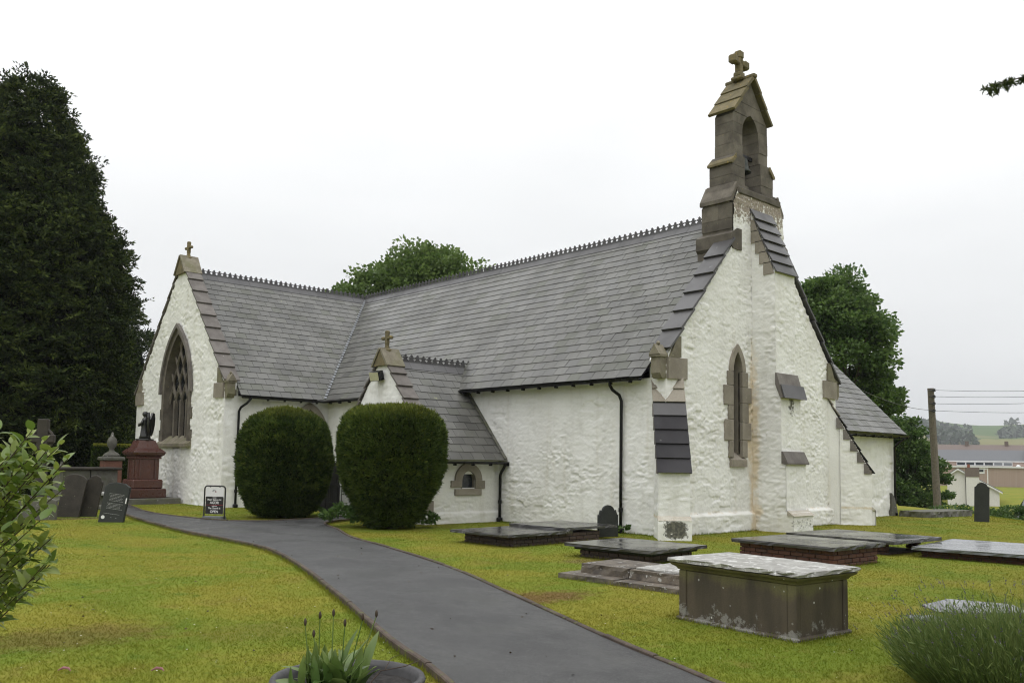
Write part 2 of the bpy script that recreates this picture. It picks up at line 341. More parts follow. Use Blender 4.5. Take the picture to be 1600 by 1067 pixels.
class MB:
    def __init__(s): s.v = []; s.f = []
    def add(s, vs_, fs):
        b = len(s.v); s.v += [tuple(map(float, x)) for x in vs_]; s.f += [tuple(i+b for i in f) for f in fs]; return s
    def box(s, x0, x1, y0, y1, z0, z1, bev=0.0):
        if bev <= 0:
            return s.add([(x0, y0, z0), (x1, y0, z0), (x1, y1, z0), (x0, y1, z0), (x0, y0, z1), (x1, y0, z1), (x1, y1, z1), (x0, y1, z1)],
                  [(0, 3, 2, 1), (4, 5, 6, 7), (0, 1, 5, 4), (1, 2, 6, 5), (2, 3, 7, 6), (3, 0, 4, 7)])
        b = min(bev, .45*(x1-x0), .45*(y1-y0), .45*(z1-z0)); vv = []
        for sx_, X, xi in ((-1, x0, x0+b), (1, x1, x1-b)):
            for sy_, Y, yi in ((-1, y0, y0+b), (1, y1, y1-b)):
                for sz_, Z, zi in ((-1, z0, z0+b), (1, z1, z1-b)):
                    vv += [(X, yi, zi), (xi, Y, zi), (xi, yi, Z)]
        I = lambda a, c, d, k: 3*(a*4+c*2+d)+k
        ff = []
        for a in (0, 1):
            q = [I(a, 0, 0, 0), I(a, 1, 0, 0), I(a, 1, 1, 0), I(a, 0, 1, 0)]; ff.append(tuple(q if a else q[::-1]))
            q = [I(0, a, 0, 1), I(1, a, 0, 1), I(1, a, 1, 1), I(0, a, 1, 1)]; ff.append(tuple(q[::-1] if a else q))
            q = [I(0, 0, a, 2), I(1, 0, a, 2), I(1, 1, a, 2), I(0, 1, a, 2)]; ff.append(tuple(q if a else q[::-1]))
        for a in (0, 1):
            for c in (0, 1):
                ff.append((I(a, c, 0, 0), I(a, c, 1, 0), I(a, c, 1, 1), I(a, c, 0, 1)))
                ff.append((I(a, 0, c, 0), I(a, 1, c, 0), I(a, 1, c, 2), I(a, 0, c, 2)))
                ff.append((I(0, a, c, 1), I(1, a, c, 1), I(1, a, c, 2), I(0, a, c, 2)))
                for d in (0, 1): ff.append((I(a, c, d, 0), I(a, c, d, 1), I(a, c, d, 2)))
        return s.add(vv, ff)
    def prism(s, poly, axis, c0, c1):
        n = len(poly)
        def P(a, b, c): return {'x': (c, a, b), 'y': (a, c, b), 'z': (a, b, c)}[axis]
        vv = [P(a, b, c0) for a, b in poly]+[P(a, b, c1) for a, b in poly]
        return s.add(vv, [tuple(range(n)), tuple(range(2*n-1, n-1, -1))]+[(i, (i+1) % n, n+(i+1) % n, n+i) for i in range(n)])
    def tube(s, pts, r, n=8, cap=True):
        pts = [Vector(p) for p in pts]; rs = r if isinstance(r, (list, tuple)) else [r]*len(pts); rings = []
        pn = None
        for i, p in enumerate(pts):
            t = (pts[min(i+1, len(pts)-1)]-pts[max(i-1, 0)]).normalized()
            if pn is None:
                a = Vector((0, 0, 1)) if abs(t.z) < .9 else Vector((1, 0, 0)); pn = t.cross(a).normalized()
            else: pn = (pn-t*pn.dot(t)).normalized()
            b = t.cross(pn); rings.append([p+(pn*math.cos(2*math.pi*k/n)+b*math.sin(2*math.pi*k/n))*rs[i] for k in range(n)])
        vv = [q for rg in rings for q in rg]; ff = []
        for i in range(len(rings)-1):
            for k in range(n): ff.append((i*n+k, i*n+(k+1) % n, (i+1)*n+(k+1) % n, (i+1)*n+k))
        if cap: ff += [tuple(range(n-1, -1, -1)), tuple((len(rings)-1)*n+k for k in range(n))]
        return s.add(vv, ff)
    def lathe(s, prof, n=24, c=(0, 0, 0)):
        vv = [(c[0]+r_*math.cos(2*math.pi*k/n), c[1]+r_*math.sin(2*math.pi*k/n), c[2]+z) for r_, z in prof for k in range(n)]
        ff = [(i*n+k, i*n+(k+1) % n, (i+1)*n+(k+1) % n, (i+1)*n+k) for i in range(len(prof)-1) for k in range(n)]
        ff += [tuple(range(n-1, -1, -1)), tuple((len(prof)-1)*n+k for k in range(n))]
        return s.add(vv, ff)
    def obox(s, M, x0, x1, y0, y1, z0, z1, bev=0.0):
        t = MB().box(x0, x1, y0, y1, z0, z1, bev); return s.add([M @ Vector(v) for v in t.v], t.f)
    def xf(s, M): s.v = [tuple(M @ Vector(v)) for v in s.v]; return s
    def mesh(s, name, mat, smooth=False):
        me = bpy.data.meshes.new(name); me.from_pydata(s.v, [], s.f); me.materials.append(MT[mat])
        me.polygons.foreach_set('use_smooth', [bool(smooth)]*len(me.polygons))
        me.update(); return me
    def build(s, name, mat, parent=None, smooth=False): return link(name, s.mesh(name, mat, smooth), parent)
def hash2(i, j, seed):
    i = np.asarray(i, dtype=np.int64); j = np.asarray(j, dtype=np.int64)
    h = (i*374761393+j*668265263+seed*1442695041) & 0x7fffffff
    h = ((h ^ (h >> 13))*1274126177) & 0x7fffffff; h = ((h ^ (h >> 16))*69069) & 0x7fffffff
    return (h & 0xffffff)/float(0xffffff)
def vnoise(x, y, seed=0):
    i = np.floor(x); j = np.floor(y); a = x-i; b = y-j; a = a*a*(3-2*a); b = b*b*(3-2*b)
    return (hash2(i, j, seed)*(1-a)+hash2(i+1, j, seed)*a)*(1-b)+(hash2(i, j+1, seed)*(1-a)+hash2(i+1, j+1, seed)*a)*b
def fbm(x, y, seed=0, o=4):
    t = 0; a = .5
    for k in range(o): t = t+a*vnoise(x*2**k, y*2**k, seed+k*17); a *= .5
    return t
def relief(u, v, seed, su=.36, sv=.20):
    """rubble under many coats of limewash: irregular faceted stones, some swallowed by the paint"""
    u0, v0 = u, v
    u = u+.10*(fbm(u*1.7, v*1.7, seed+91, 3)-.5)+.045*(fbm(u*8, v*8, seed+92, 2)-.5); v = v+.09*(fbm(u0*1.3, v*1.9, seed+57, 3)-.5)+.040*(fbm(u0*8, v*8, seed+58, 2)-.5)
    def cells(su, sv, sd):
        x = u/su; y = v/sv; iy = np.floor(y); F1 = np.full(u.shape, 9.); F2 = np.full(u.shape, 9.); ID = np.zeros(u.shape); TI = np.zeros(u.shape)
        for dj in (-1, 0, 1):
            jy = iy+dj; xo = x+.5*np.mod(jy, 2)+.3*hash2(jy, jy*0, sd+2); ix = np.floor(xo)
            for di in (-1, 0, 1):
                jx = ix+di; px_ = jx+.5+.85*(hash2(jx, jy, sd)-.5); py_ = jy+.5+.75*(hash2(jx, jy, sd+5)-.5)
                d = np.maximum(np.abs(xo-px_), np.abs(y-py_)*.95)*.6+np.sqrt((xo-px_)**2+((y-py_)*.95)**2)*.4; h = hash2(jx, jy, sd+9)
                ti = (xo-px_)*(hash2(jx, jy, sd+13)-.5)+(y-py_)*(hash2(jx, jy, sd+14)-.35)
                nw = d < F1; F2 = np.where(nw, F1, np.minimum(F2, d)); ID = np.where(nw, h, ID); TI = np.where(nw, ti, TI); F1 = np.where(nw, d, F1)
        e = np.clip((F2-F1)/.10, 0, 1); e = e*e*(3-2*e); return e, ID, TI
    e, ID, TI = cells(su*.85, sv*.62, seed); e2, ID2, TI2 = cells(su*.42, sv*.36, seed+200)
    big = sstep(.36, .56, fbm(u0*.9+3, v0*1.3, seed+31, 3)); paint = .30+.70*sstep(.32, .62, fbm(u0*1.5, v0*1.5, seed+33, 3))
    h1 = e*.42*(ID > .22)+(ID-.5)*.95*(.35+.65*e)+TI*.75; h2 = e2*.34*(ID2 > .28)+(ID2-.5)*.70*(.35+.65*e2)+TI2*.6
    return (h1*big+h2*(1-big))*paint+(fbm(u0*1.6, v0*2, seed+3, 3)-.5)*.7+(fbm(u0*14, v0*20, seed+4, 4)-.5)*.50
def inpoly(u, v, poly):
    ins = np.zeros(u.shape, bool); n = len(poly); j = n-1
    for i in range(n):
        (x1, y1), (x2, y2) = poly[i], poly[j]
        if y1 != y2: ins ^= ((y1 > v) != (y2 > v)) & (u < (x2-x1)*(v-y1)/(y2-y1)+x1)
        j = i
    return ins
def stone_wall(name, O, U, Nn, poly, parent, res=.04, amp=.034, holes=(), seed=1, extra=None, stains=None, fade=.10, su=.36, sv=.20, mat='whitewash'):
    """a rubble wall built as relief: poly in (u, z); O origin, U along, Nn outward"""
    O = np.array(O, float); U = np.array(U, float); Nn = np.array(Nn, float)
    us = [p[0] for p in poly]; vs_ = [p[1] for p in poly]; u0, u1, v0, v1 = min(us), max(us), min(vs_), max(vs_)
    nu = max(2, int(round((u1-u0)/res))); nv = max(2, int(round((v1-v0)/res)))
    uu, vv = np.meshgrid(np.linspace(u0, u1, nu+1), np.linspace(v0, v1, nv+1), indexing='xy')
    h = amp*relief(uu, vv, seed, su, sv)
    if fade:
        f = np.clip(np.minimum(uu-u0, u1-uu)/fade, 0, 1); h = h*f
    if extra is not None: h = h+extra(uu, vv)
    P = O+uu[..., None]*U+vv[..., None]*np.array([0, 0, 1.])+h[..., None]*Nn
    idx = np.arange(uu.size).reshape(uu.shape)
    F = np.stack([idx[:-1, :-1], idx[:-1, 1:], idx[1:, 1:], idx[1:, :-1]], -1).reshape(-1, 4)
    if np.dot(np.cross(U, [0, 0, 1.]), Nn) < 0: F = F[:, ::-1]
    uc = ((uu[:-1, :-1]+uu[1:, 1:])/2).ravel(); vc = ((vv[:-1, :-1]+vv[1:, 1:])/2).ravel()
    keep = inpoly(uc, vc, poly)
    for hp in holes: keep &= ~inpoly(uc, vc, hp)
    F = F[keep]; V = P.reshape(-1, 3); used = np.unique(F); mp = np.zeros(len(V), np.int64); mp[used] = np.arange(len(used))
    V = V[used]; F = mp[F]
    at = {'stain': np.zeros(len(V)), 'bare': np.zeros(len(V)), 'algae': np.zeros(len(V))}
    if stains is not None:
        for k, a in stains(V[:, 0], V[:, 1], V[:, 2]).items(): at[k] = np.clip(a, 0, 1)
    return link(name, mesh_np(name, V, F, mat, at, True), parent)
def bump1(x, c, w_): return np.exp(-((x-c)/w_)**2)
def sstep(a, b, x):
    t = np.clip((x-a)/(b-a), 0, 1); return t*t*(3-2*t)
def rough_slab(name, x0, x1, y0, y1, z0, z1, mat, parent, n=10, amp=.007, seed=1, ragged=.0):
    """a stone slab with worn uneven edges"""
    nx = max(3, int((x1-x0)/(.09))); ny = max(3, int((y1-y0)/.09)); V = []; F = []
    gx = np.linspace(x0, x1, nx+1); gy = np.linspace(y0, y1, ny+1)
    for lvl, z in ((0, z0), (1, z0+.6*(z1-z0)), (2, z1)):
        for j, y in enumerate(gy):
            for i, x in enumerate(gx):
                ex = -1 if i == 0 else (1 if i == nx else 0); ey = -1 if j == 0 else (1 if j == ny else 0)
                e = (ex != 0 or ey != 0); q = float(vnoise(np.array(x*9.+lvl*3), np.array(y*9.), seed))-.5
                rr = float(vnoise(np.array(x*23.+lvl*5), np.array(y*23.), seed+4))-.3
                off = (amp*q*2-(.005 if lvl == 2 else 0)-(ragged*max(rr, 0) if lvl < 2 else ragged*.4*max(rr, 0))) if e else 0
                zz = z+(amp*.5*(float(fbm(np.array(x*3.), np.array(y*3.), seed+8))-.5) if lvl == 2 else 0)-(.003 if (lvl == 2 and e) else 0)
                V.append((x+ex*off, y+ey*off, zz))
    S = (nx+1)*(ny+1); I = lambda l, i, j: l*S+j*(nx+1)+i
    for j in range(ny):
        for i in range(nx):
            F.append((I(2, i, j), I(2, i+1, j), I(2, i+1, j+1), I(2, i, j+1))); F.append((I(0, i, j), I(0, i, j+1), I(0, i+1, j+1), I(0, i+1, j)))
    for l in (0, 1):
        for i in range(nx):
            F.append((I(l, i, 0), I(l, i+1, 0), I(l+1, i+1, 0), I(l+1, i, 0))); F.append((I(l, i+1, ny), I(l, i, ny), I(l+1, i, ny), I(l+1, i+1, ny)))
        for j in range(ny):
            F.append((I(l, 0, j+1), I(l, 0, j), I(l+1, 0, j), I(l+1, 0, j+1))); F.append((I(l, nx, j), I(l, nx, j+1), I(l+1, nx, j+1), I(l+1, nx, j)))
    return link(name, mesh_np(name, np.array(V), np.array(F), mat), parent)
def arch_pts(a, z0, z1, n=10):
    """pointed arch from (-a,z0) over the apex (0,z1) to (a,z0)"""
    h = z1-z0; Rr = (a*a+h*h)/(2*a); cx = a-Rr; t1 = math.atan2(h, -cx)
    right = [(cx+Rr*math.cos(t1*k/n), z0+Rr*math.sin(t1*k/n)) for k in range(n+1)]
    return [(-x, z) for x, z in right]+[(x, z) for x, z in right[::-1]][1:]

# ================================================================== THE SETTING
def terrain(x, y):
    x = np.asarray(x, float); y = np.asarray(y, float)
    s_ = (x-13.6)*.67-(y+3.1)*.74
    z = -3.4*sstep(.0, 16, s_)
    z = z-2.6*sstep(20, 60, x)*(1-sstep(.0, 16, s_))
    D = np.hypot(x-CAM[0], y-CAM[1]); ang = np.arctan2(y-CAM[1], x-CAM[0])
    z = z+1.9*sstep(95, 135, D)*sstep(18, 40, x)
    rid = .55+.35*fbm(ang*7+3, D*0+1.5, 41, 4)+.25*np.sin(ang*11+1.1)*.3
    hill = 150*rid*sstep(650, 2100, D)+40*(fbm(x*.0026, y*.0026, 5, 3)-.5)*sstep(700, 1300, D)
    return z+hill
g = np.sinh(np.linspace(-1, 1, 221)*5.2)/math.sinh(5.2)*3300
gx, gy = np.meshgrid(g, g, indexing='xy'); gz = terrain(gx, gy)
ii = np.arange(gx.size).reshape(gx.shape)
gf = np.stack([ii[:-1, :-1], ii[:-1, 1:], ii[1:, 1:], ii[1:, :-1]], -1).reshape(-1, 4)
ground = link('ground', mesh_np('ground', np.stack([gx, gy, gz], -1).reshape(-1, 3), gf, 'lawn', None, True)); ground['kind'] = 'structure'
ground['label'] = 'mown yellowish green churchyard lawn running out to fields'

# path: left and right edges in plan
PL = [(-14.6, -13.5), (-13.4, -10.2), (-12.13, -7.34), (-11.68, -6.03), (-10.72, -3.60), (-9.49, -.30), (-8.80, 2.09), (-8.62, 3.76), (-8.54, 6.51), (-8.05, 10.61), (-7.41, 14.23), (-6.9, 18.69), (-6.3, 24), (-5.6, 30)]
PR = [(-13.1, -14.4), (-11.8, -11.4), (-10.61, -8.57), (-10.11, -7.26), (-8.98, -4.61), (-7.87, -1.93), (-6.89, 1.26), (-6.35, 3.30), (-5.55, 5.15), (-4.75, 7.1), (-3.3, 8.1), (-2.6, 8.3)]
PU = [(-2.6, 9.3), (-3.6, 9.0), (-4.9, 8.55), (-5.88, 8.62), (-6.60, 9.55), (-6.85, 12.93), (-6.25, 16.3), (-5.75, 18.6), (-4.9, 24), (-4.2, 30)]
def smooth_line(pts, step=.3):
    P = [Vector((*p, 0)) for p in pts]; outp = []
    for i in range(len(P)-1):
        p0, p1, p2, p3 = P[max(i-1, 0)], P[i], P[i+1], P[min(i+2, len(P)-1)]; n = max(2, int((p2-p1).length/step))
        for k in range(n):
            t = k/n; outp.append(.5*((2*p1)+(-p0+p2)*t+(2*p0-5*p1+4*p2-p3)*t*t+(-p0+3*p1-3*p2+p3)*t**3))
    return outp+[P[-1]]
SL, SR, SU = smooth_line(PL), smooth_line(PR), smooth_line(PU)
PZ = .046
path = MB(); poly = [(p.x, p.y, PZ) for p in SR]+[(p.x, p.y, PZ) for p in SU]+[(p.x, p.y, PZ) for p in SL[::-1]]
path.add(poly, [tuple(range(len(poly)))]); po = path.build('path', 'asphalt'); po['kind'] = 'structure'; po['label'] = 'damp grey tarmac path curving to the porch'
def kerbs(line, side, stop=None):
    seg = []; L = 0.0; last = line[0]; cur = [line[0]]
    for p in line[1:]:
        L += (p-last).length; cur.append(p); last = p
        if L > .85: seg.append(cur); cur = [p]; L = 0.0
    for c in seg:
        if len(c) < 2: continue
        if math.hypot(c[0].x-CAM[0], c[0].y-CAM[1]) < 3.5: continue
        mb = MB(); n = len(c); vv = []; zt = .068+random.uniform(-.006, .006)
        for i, p in enumerate(c):
            t = (c[min(i+1, n-1)]-c[max(i-1, 0)]).normalized(); nr = Vector((-t.y, t.x, 0))*side; q = p
            if i == 0: q = p+t*.006
            if i == n-1: q = p-t*.006
            for a, z in ((-.004, -.05), (-.004, zt-.008), (.006, zt), (.046, zt), (.056, zt-.010), (.056, -.05)):
                vv.append((q.x+nr.x*a, q.y+nr.y*a, z))
        ff = [tuple(range(6))]+[tuple((n-1)*6+k for k in range(5, -1, -1))]
        for i in range(n-1):
            for k in range(6): ff.append((i*6+k, (i+1)*6+k, (i+1)*6+(k+1) % 6, i*6+(k+1) % 6))
        mb.add(vv, ff).build('edging_stone', 'kerb', po)
kerbs(SL, 1); kerbs(SR, -1); kerbs(SU, 1)

# ================================================================== THE CHURCH
W, XC = 8.04, 4.03
church = tag(empty('church'), 'whitewashed rubble stone church with grey slate roofs and a stone bellcote', 'church')
EZ, RZ = 3.74, 8.42           # eave and ridge of the nave roof
TX, TY0, TY1, TC = -3.9, 15.16, 23.24, 19.20
CS = 1.19                     # pitch of the gable copings

# --- lancet in the west gable, outline of the opening
LX = 2.92
def shift(pts, dx): return [(x+dx, z) for x, z in pts]
lancet_open = shift([(-.21, 1.86)]+arch_pts(.21, 4.05, 4.58, 8)+[(.21, 1.86)], LX)
lancet_hole = shift([(-.30, 1.75)]+arch_pts(.30, 4.05, 4.66, 8)+[(.30, 1.75)], LX)
gz_ = lambda x: 4.22+CS*(x if x < XC else W-x+.02)
gable_poly = [(0, -.15), (W, -.15), (W, 4.0), (W-.02, gz_(W)-.06), (5.25, 7.35), (5.22, 8.42), (5.02, 8.92), (3.04, 8.92), (2.82, 8.42), (2.78, 7.35), (0, gz_(0)-.06)]
def gable_extra(u, v):
    return .09*(1-sstep(.42, .50, v))
def gable_st(x, y, z):
    n = fbm(x*3, z*1.2, 77, 4)
    st = .95*np.exp(-((x-3.60-.1*np.sin(z*1.7))/.28)**2)*sstep(6.5, 3.5, z)*(.55+.9*n)
    st = np.maximum(st, .55*bump1(z, .50, .07)*(n > .38))
    bare = 1.05*sstep(7.3, 8.5, z)*(.4+n)+.55*np.exp(-((z-.47)/.05)**2)*(n > .5)
    bare = np.maximum(bare, .5*np.exp(-((x-7.6)/.5)**2)*sstep(2.6, 1.2, z))
    return {'stain': st, 'bare': bare, 'algae': .70*sstep(.22, .0, z)*n+.33*sstep(6.5, 8.8, z)*n}
stone_wall('wall', (0, 0, 0), (1, 0, 0), (0, -1, 0), gable_poly, church, .025, .028, [lancet_hole], 11, gable_extra, gable_st)
# solid behind the face
MB().prism([(.05, -.1), (W-.05, -.1), (W-.05, 4.1), (W-.02, gz_(W)-.08), (5.2, 7.40), (2.78, 7.40), (.02, gz_(0)-.08), (.05, 3.5)], 'y', .44, .50).build('wall', 'whitewash', church)
for sgn in (0, 1):
    par = MB(); a = [(.0, 3.9), (0, gz_(0)-.05), (2.76, gz_(2.76)-.05), (2.76, 6.9)]
    if sgn: a = [(W-x, z) for x, z in a]
    par.prism(a, 'y', .05, .435).build('parapet', 'whitewash', church)
# --- nave side wall (facing the path)
def nave_st(x, y, z):
    n = fbm(y*2.2, z*2.2, 31, 4)
    return {'stain': .35*sstep(.5, .0, z)*n, 'algae': .55*sstep(.12, -.05, z)*(.5+n)+.28*sstep(3.35, 3.7, z)*n, 'bare': .30*sstep(.35, .0, z)*n}
stone_wall('wall', (0, 0, 0), (0, 1, 0), (-1, 0, 0), [(0, -.15), (6.3, -.15), (6.3, 3.70), (0, 3.70)], church, .025, .026, [], 23, None, nave_st)
stone_wall('wall', (0, 0, 0), (0, 1, 0), (-1, 0, 0), [(6.3, -.15), (15.2, -.15), (15.2, 3.70), (6.3, 3.70)], church, .05, .026, [], 23, None, nave_st)
MB().box(W-.4, W, .1, 22, -.1, 3.7).build('wall', 'whitewash', church)
MB().box(.0, W, 23.2, 23.6, -.1, 8.1).build('wall', 'whitewash', church)
# --- transept walls
WZ0, WZ1, WZS = 2.05, 6.32, 4.05
tw_hole = [(TC-1.16, WZ0+.1)]+shift(arch_pts(1.16, WZS, WZ1-.12, 10), TC)+[(TC+1.16, WZ0+.1)]
tz_ = lambda y: 4.18+1.155*(y-TY0 if y < TC else TY1-y)
tg_poly = [(TY0, -.15), (TY1, -.15), (TY1, tz_(TY1)-.05), (TC, tz_(TC)-.06), (TY0, tz_(TY0)-.05)]
def tr_st(x, y, z):
    n = fbm(y*2.4, z*2.4, 19, 4)
    return {'stain': .75*sstep(.9, .1, z)*n, 'bare': .45*sstep(.55, .1, z)*n+.16*n*sstep(4, 8, z)+.10*n, 'algae': .32*sstep(7.4, 8.6, z)*n+.18*n}
stone_wall('wall', (TX, 0, 0), (0, 1, 0), (-1, 0, 0), tg_poly, church, .038, .042, [tw_hole], 37, None, tr_st, su=.42, sv=.30)
twin_hole = [(-1.30, 1.5)]+shift(arch_pts(.55, 2.55, 3.45, 8), -.75)+[(-.20, 1.5)]
stone_wall('wall', (0, TY0, 0), (1, 0, 0), (0, -1, 0), [(TX, -.15), (0, -.15), (0, 3.70), (TX, 3.70)], church, .055, .034, [twin_hole], 41)
MB().prism([(TY0+.05, -.1), (TY1-.05, -.1), (TY1-.02, tz_(TY1)-.1), (TC, tz_(TC)-.1), (TY0+.02, tz_(TY0)-.1)], 'x', TX+.42, TX+.48).build('wall', 'whitewash', church)
for sgn in (0, 1):
    par = MB(); a = [(TY0, 3.9), (TY0, tz_(TY0)-.05), (TC, tz_(TC)-.05), (TC, 8.0)]
    if sgn: a = [(2*TC-y, z) for y, z in a]
    par.prism(a, 'x', TX+.06, TX+.41).build('parapet', 'whitewash', church)
MB().box(TX, 0, TY1-.4, TY1, -.1, 3.7).build('wall', 'whitewash', church)

# --- roofs
def frame(O, U, S):
    U = Vector(U).normalized(); S = Vector(S).normalized(); N = U.cross(S)
    if N.z < 0: N = -N
    return Matrix(((U.x, S.x, N.x, O[0]), (U.y, S.y, N.y, O[1]), (U.z, S.z, N.z, O[2]), (0, 0, 0, 1)))
TS = .0085
def slate_pts(ul0, ur0, ul1, ur1, v0, v1, lift=0.0):
    return [(ul0, v0, 1.25*TS+lift), (ur0, v0, 1.25*TS+lift), (ur1, v1, -.6*TS), (ul1, v1, -.6*TS), (ul0, v0, 2.3*TS+lift), (ur0, v0, 2.3*TS+lift), (ur1, v1, .35*TS), (ul1, v1, .35*TS)]
SF = [(0, 3, 2, 1), (4, 5, 6, 7), (0, 1, 5, 4), (1, 2, 6, 5), (2, 3, 7, 6), (3, 0, 4, 7)]
def slate_roof(parent, O, U, S, length, umin, umax, gauge, sw, seed, n_single=0, mat='slate'):
    M = frame(O, U, S); rg = random.Random(seed); rows = int(math.ceil(length/gauge)); singles = []; rest_v = []; rest_f = []; rest_r = []
    mean = []
    for r_ in range(rows):
        v0 = r_*gauge; v1 = min(v0+gauge*1.32, length); a, b = min(umin(v0), umin(v1)), max(umax(v0), umax(v1))
        k0 = int(math.floor(a/sw-1)); k1 = int(math.ceil(b/sw+1)); off = (.5 if r_ % 2 else 0)*sw+rg.uniform(-.03, .03)
        for k in range(k0, k1):
            g_ = .003+rg.uniform(0, .003); L_ = k*sw+off+g_; R_ = (k+1)*sw+off-g_; jit = rg.uniform(-.007, .007)-(.035 if rg.random() > .985 else 0)
            ul0, ur0, ul1, ur1 = max(L_, umin(v0)), min(R_, umax(v0)), max(L_, umin(v1)), min(R_, umax(v1))
            if ur0-ul0 < .03 and ur1-ul1 < .03: continue
            full = ul0 == L_ and ur0 == R_ and ul1 == L_ and ur1 == R_ and v1-v0 > gauge*1.3
            mean.append((full, ul0, max(ur0, ul0+.002), ul1, max(ur1, ul1+.002), v0+jit, v1, rg.uniform(0, .0035), rg.random()))
    cand = [(((M @ Vector(((m[1]+m[2])/2, m[5], 0)))-Vector(CAM)).length, i) for i, m in enumerate(mean) if m[0]]
    cand.sort(); single = set(i for _, i in cand[:n_single]); base = None
    for i, m in enumerate(mean):
        if i in single:
            if base is None:
                wd = sw-.011; base = [mesh_np('slate', np.array(slate_pts(-wd/2, wd/2, -wd/2+q, wd/2+q, 0, gauge*1.32)), np.array(SF), mat) for q in (0, .004, -.004)]
            o = link('slate', base[i % 3], parent)
            o.matrix_basis = M @ Matrix.Translation(((m[1]+m[2])/2, m[5], m[7])) @ Matrix.Rotation(rg.gauss(0, .006)+(.05 if rg.random() > .985 else 0), 4, 'Z') @ Matrix.Rotation(rg.gauss(0, .004), 4, 'Y')
        else:
            b = len(rest_v); rest_v += [tuple(M @ Vector(p)) for p in slate_pts(m[1], m[2], m[3], m[4], m[5], m[6], m[7])]; rest_f += [tuple(x+b for x in f) for f in SF]; rest_r += [m[8]]*8
    if rest_v:
        o = link('slates', mesh_np('slates', np.array(rest_v), np.array(rest_f), mat, {'rnd': rest_r}), parent); o['kind'] = 'stuff'
def deck(name, pts, parent, mat='slate'):
    return MB().add(pts, [tuple(range(len(pts)))]).build(name, mat, parent)
E0 = -.30                                   # eave overhang line x
nrun, nrise = XC-E0, RZ-EZ; nlen = math.hypot(nrun, nrise); nth = math.atan2(nrise, nrun)
VY = TY0-.30                                # transept eave y
D_ = -.022
nave_roof = deck('nave_roof', [(E0, .44, EZ+D_), (XC, .44, RZ+D_), (XC, VY+nrun, RZ+D_), (E0, VY, EZ+D_)], church, 'dark_timber')
MB().add([(W-E0, .44, EZ), (XC, .44, RZ-.01), (XC, 23.3, RZ-.01), (W-E0, 23.3, EZ)], [(0, 1, 2, 3)]).build('nave_roof', 'slate', church)
slate_roof(nave_roof, (E0-.03, 0, EZ-.03), (0, 1, 0), (nrun, 0, nrise), nlen+.03, lambda v: .45, lambda v: VY-.03+v*math.cos(nth), .30, .42, 3, 300)
trans_roof = deck('transept_roof', [(TX+.40, VY, EZ+D_), (E0, VY, EZ+D_), (XC, VY+nrun, RZ+D_), (TX+.40, VY+nrun, RZ+D_)], church, 'dark_timber')
MB().add([(TX+.40, VY+nrun, RZ-.01), (XC, VY+nrun, RZ-.01), (XC, VY+2*nrun, EZ), (TX+.40, VY+2*nrun, EZ)], [(0, 1, 2, 3)]).build('transept_roof', 'slate', church)
slate_roof(trans_roof, (0, VY-.03, EZ-.03), (1, 0, 0), (0, nrun, nrise), nlen+.03, lambda v: TX+.42, lambda v: E0-.04+v*math.cos(nth), .295, .40, 5)
# valley: pale zig-zag of lead soakers
vm = MB(); vd = Vector((nrun, nrun, nrise)); 
for k in range(44):
    t = (k+.5)/44; p = Vector((E0, VY, EZ))+vd*t
    Mv = frame(p+Vector((-.03, -.03, .035)), (1, -1, 0), vd); vm.obox(Mv, -.045, .045, -.07, .045, 0, .012)
vm.build('valley_lead', 'lead', church)

# ridge tiles with cast crest
def fleur(u):
    pts = [(-.085, 0), (-.085, .035), (-.045, .050), (-.062, .080), (-.092, .085), (-.098, .115), (-.070, .135), (-.040, .125), (-.030, .150), (-.044, .170), (0, .215),
           (.044, .170), (.030, .150), (.040, .125), (.070, .135), (.098, .115), (.092, .085), (.062, .080), (.045, .050), (.085, .035), (.085, 0)]
    return [(u+x*1.0, z*.88) for x, z in pts]
def ridge_tile_mesh():
    t = MB(); w_, l_ = .20, .425
    t.prism([(0, .035), (w_, -w_*1.02), (w_, -w_*1.02-.03), (0, .0), (-w_, -w_*1.02-.03), (-w_, -w_*1.02)], 'y', .003, l_-.003)
    t.prism([(-.030, .0), (.030, .0), (.022, .055), (-.022, .055)], 'y', .003, l_-.003)
    for u in (.106, .318): t.prism([(y, z+.05) for y, z in fleur(u)], 'x', -.013, .013)
    return t.mesh('ridge_tile', 'coping_slate')
RT = ridge_tile_mesh()
def ridge_run(p0, d, n, parent, z):
    for k in range(n):
        o = link('ridge_tile', RT, parent); o.location = (p0[0]+d[0]*.425*k, p0[1]+d[1]*.425*k, z+random.uniform(-.004, .004))
        o.rotation_euler = (0, 0, math.atan2(d[1], d[0])-math.pi/2)
ridge_run((XC, .98), (0, 1), 43, church, RZ+.035)
ridge_run((TX+.45, VY+nrun), (1, 0), 18, church, RZ+.030)

# gable copings: overlapping slabs, tails proud
def coping(p0, p1, ydir, wid, n, parent, mat, th=.055, extra_len=.05):
    p0, p1 = Vector(p0), Vector(p1); S = p1-p0; L = S.length
    U = Vector(ydir)
    M = frame(p0, U, S); g_ = L/n
    for k in range(n):
        mb = MB(); j = random.uniform(-.006, .006)
        vv = [(j, k*g_-.03, .03), (wid+j, k*g_-.03, .03), (wid+j, k*g_+g_*1.06, -.035), (j, k*g_+g_*1.06, -.035)]
        vv = vv+[(a, b, c+th) for a, b, c in vv]
        mb.add([M @ Vector(v) for v in vv], SF).build('coping_slab', mat, parent)
xk = .12
coping((xk, -.09, gz_(xk)), (2.72, -.09, gz_(2.72)), (0, 1, 0), .60, 6, church, 'coping_slate')
coping((W-xk+.25, -.09, gz_(W-xk)-.30), (W-2.72, -.09, gz_(2.72)), (0, 1, 0), .60, 6, church, 'coping_slate')
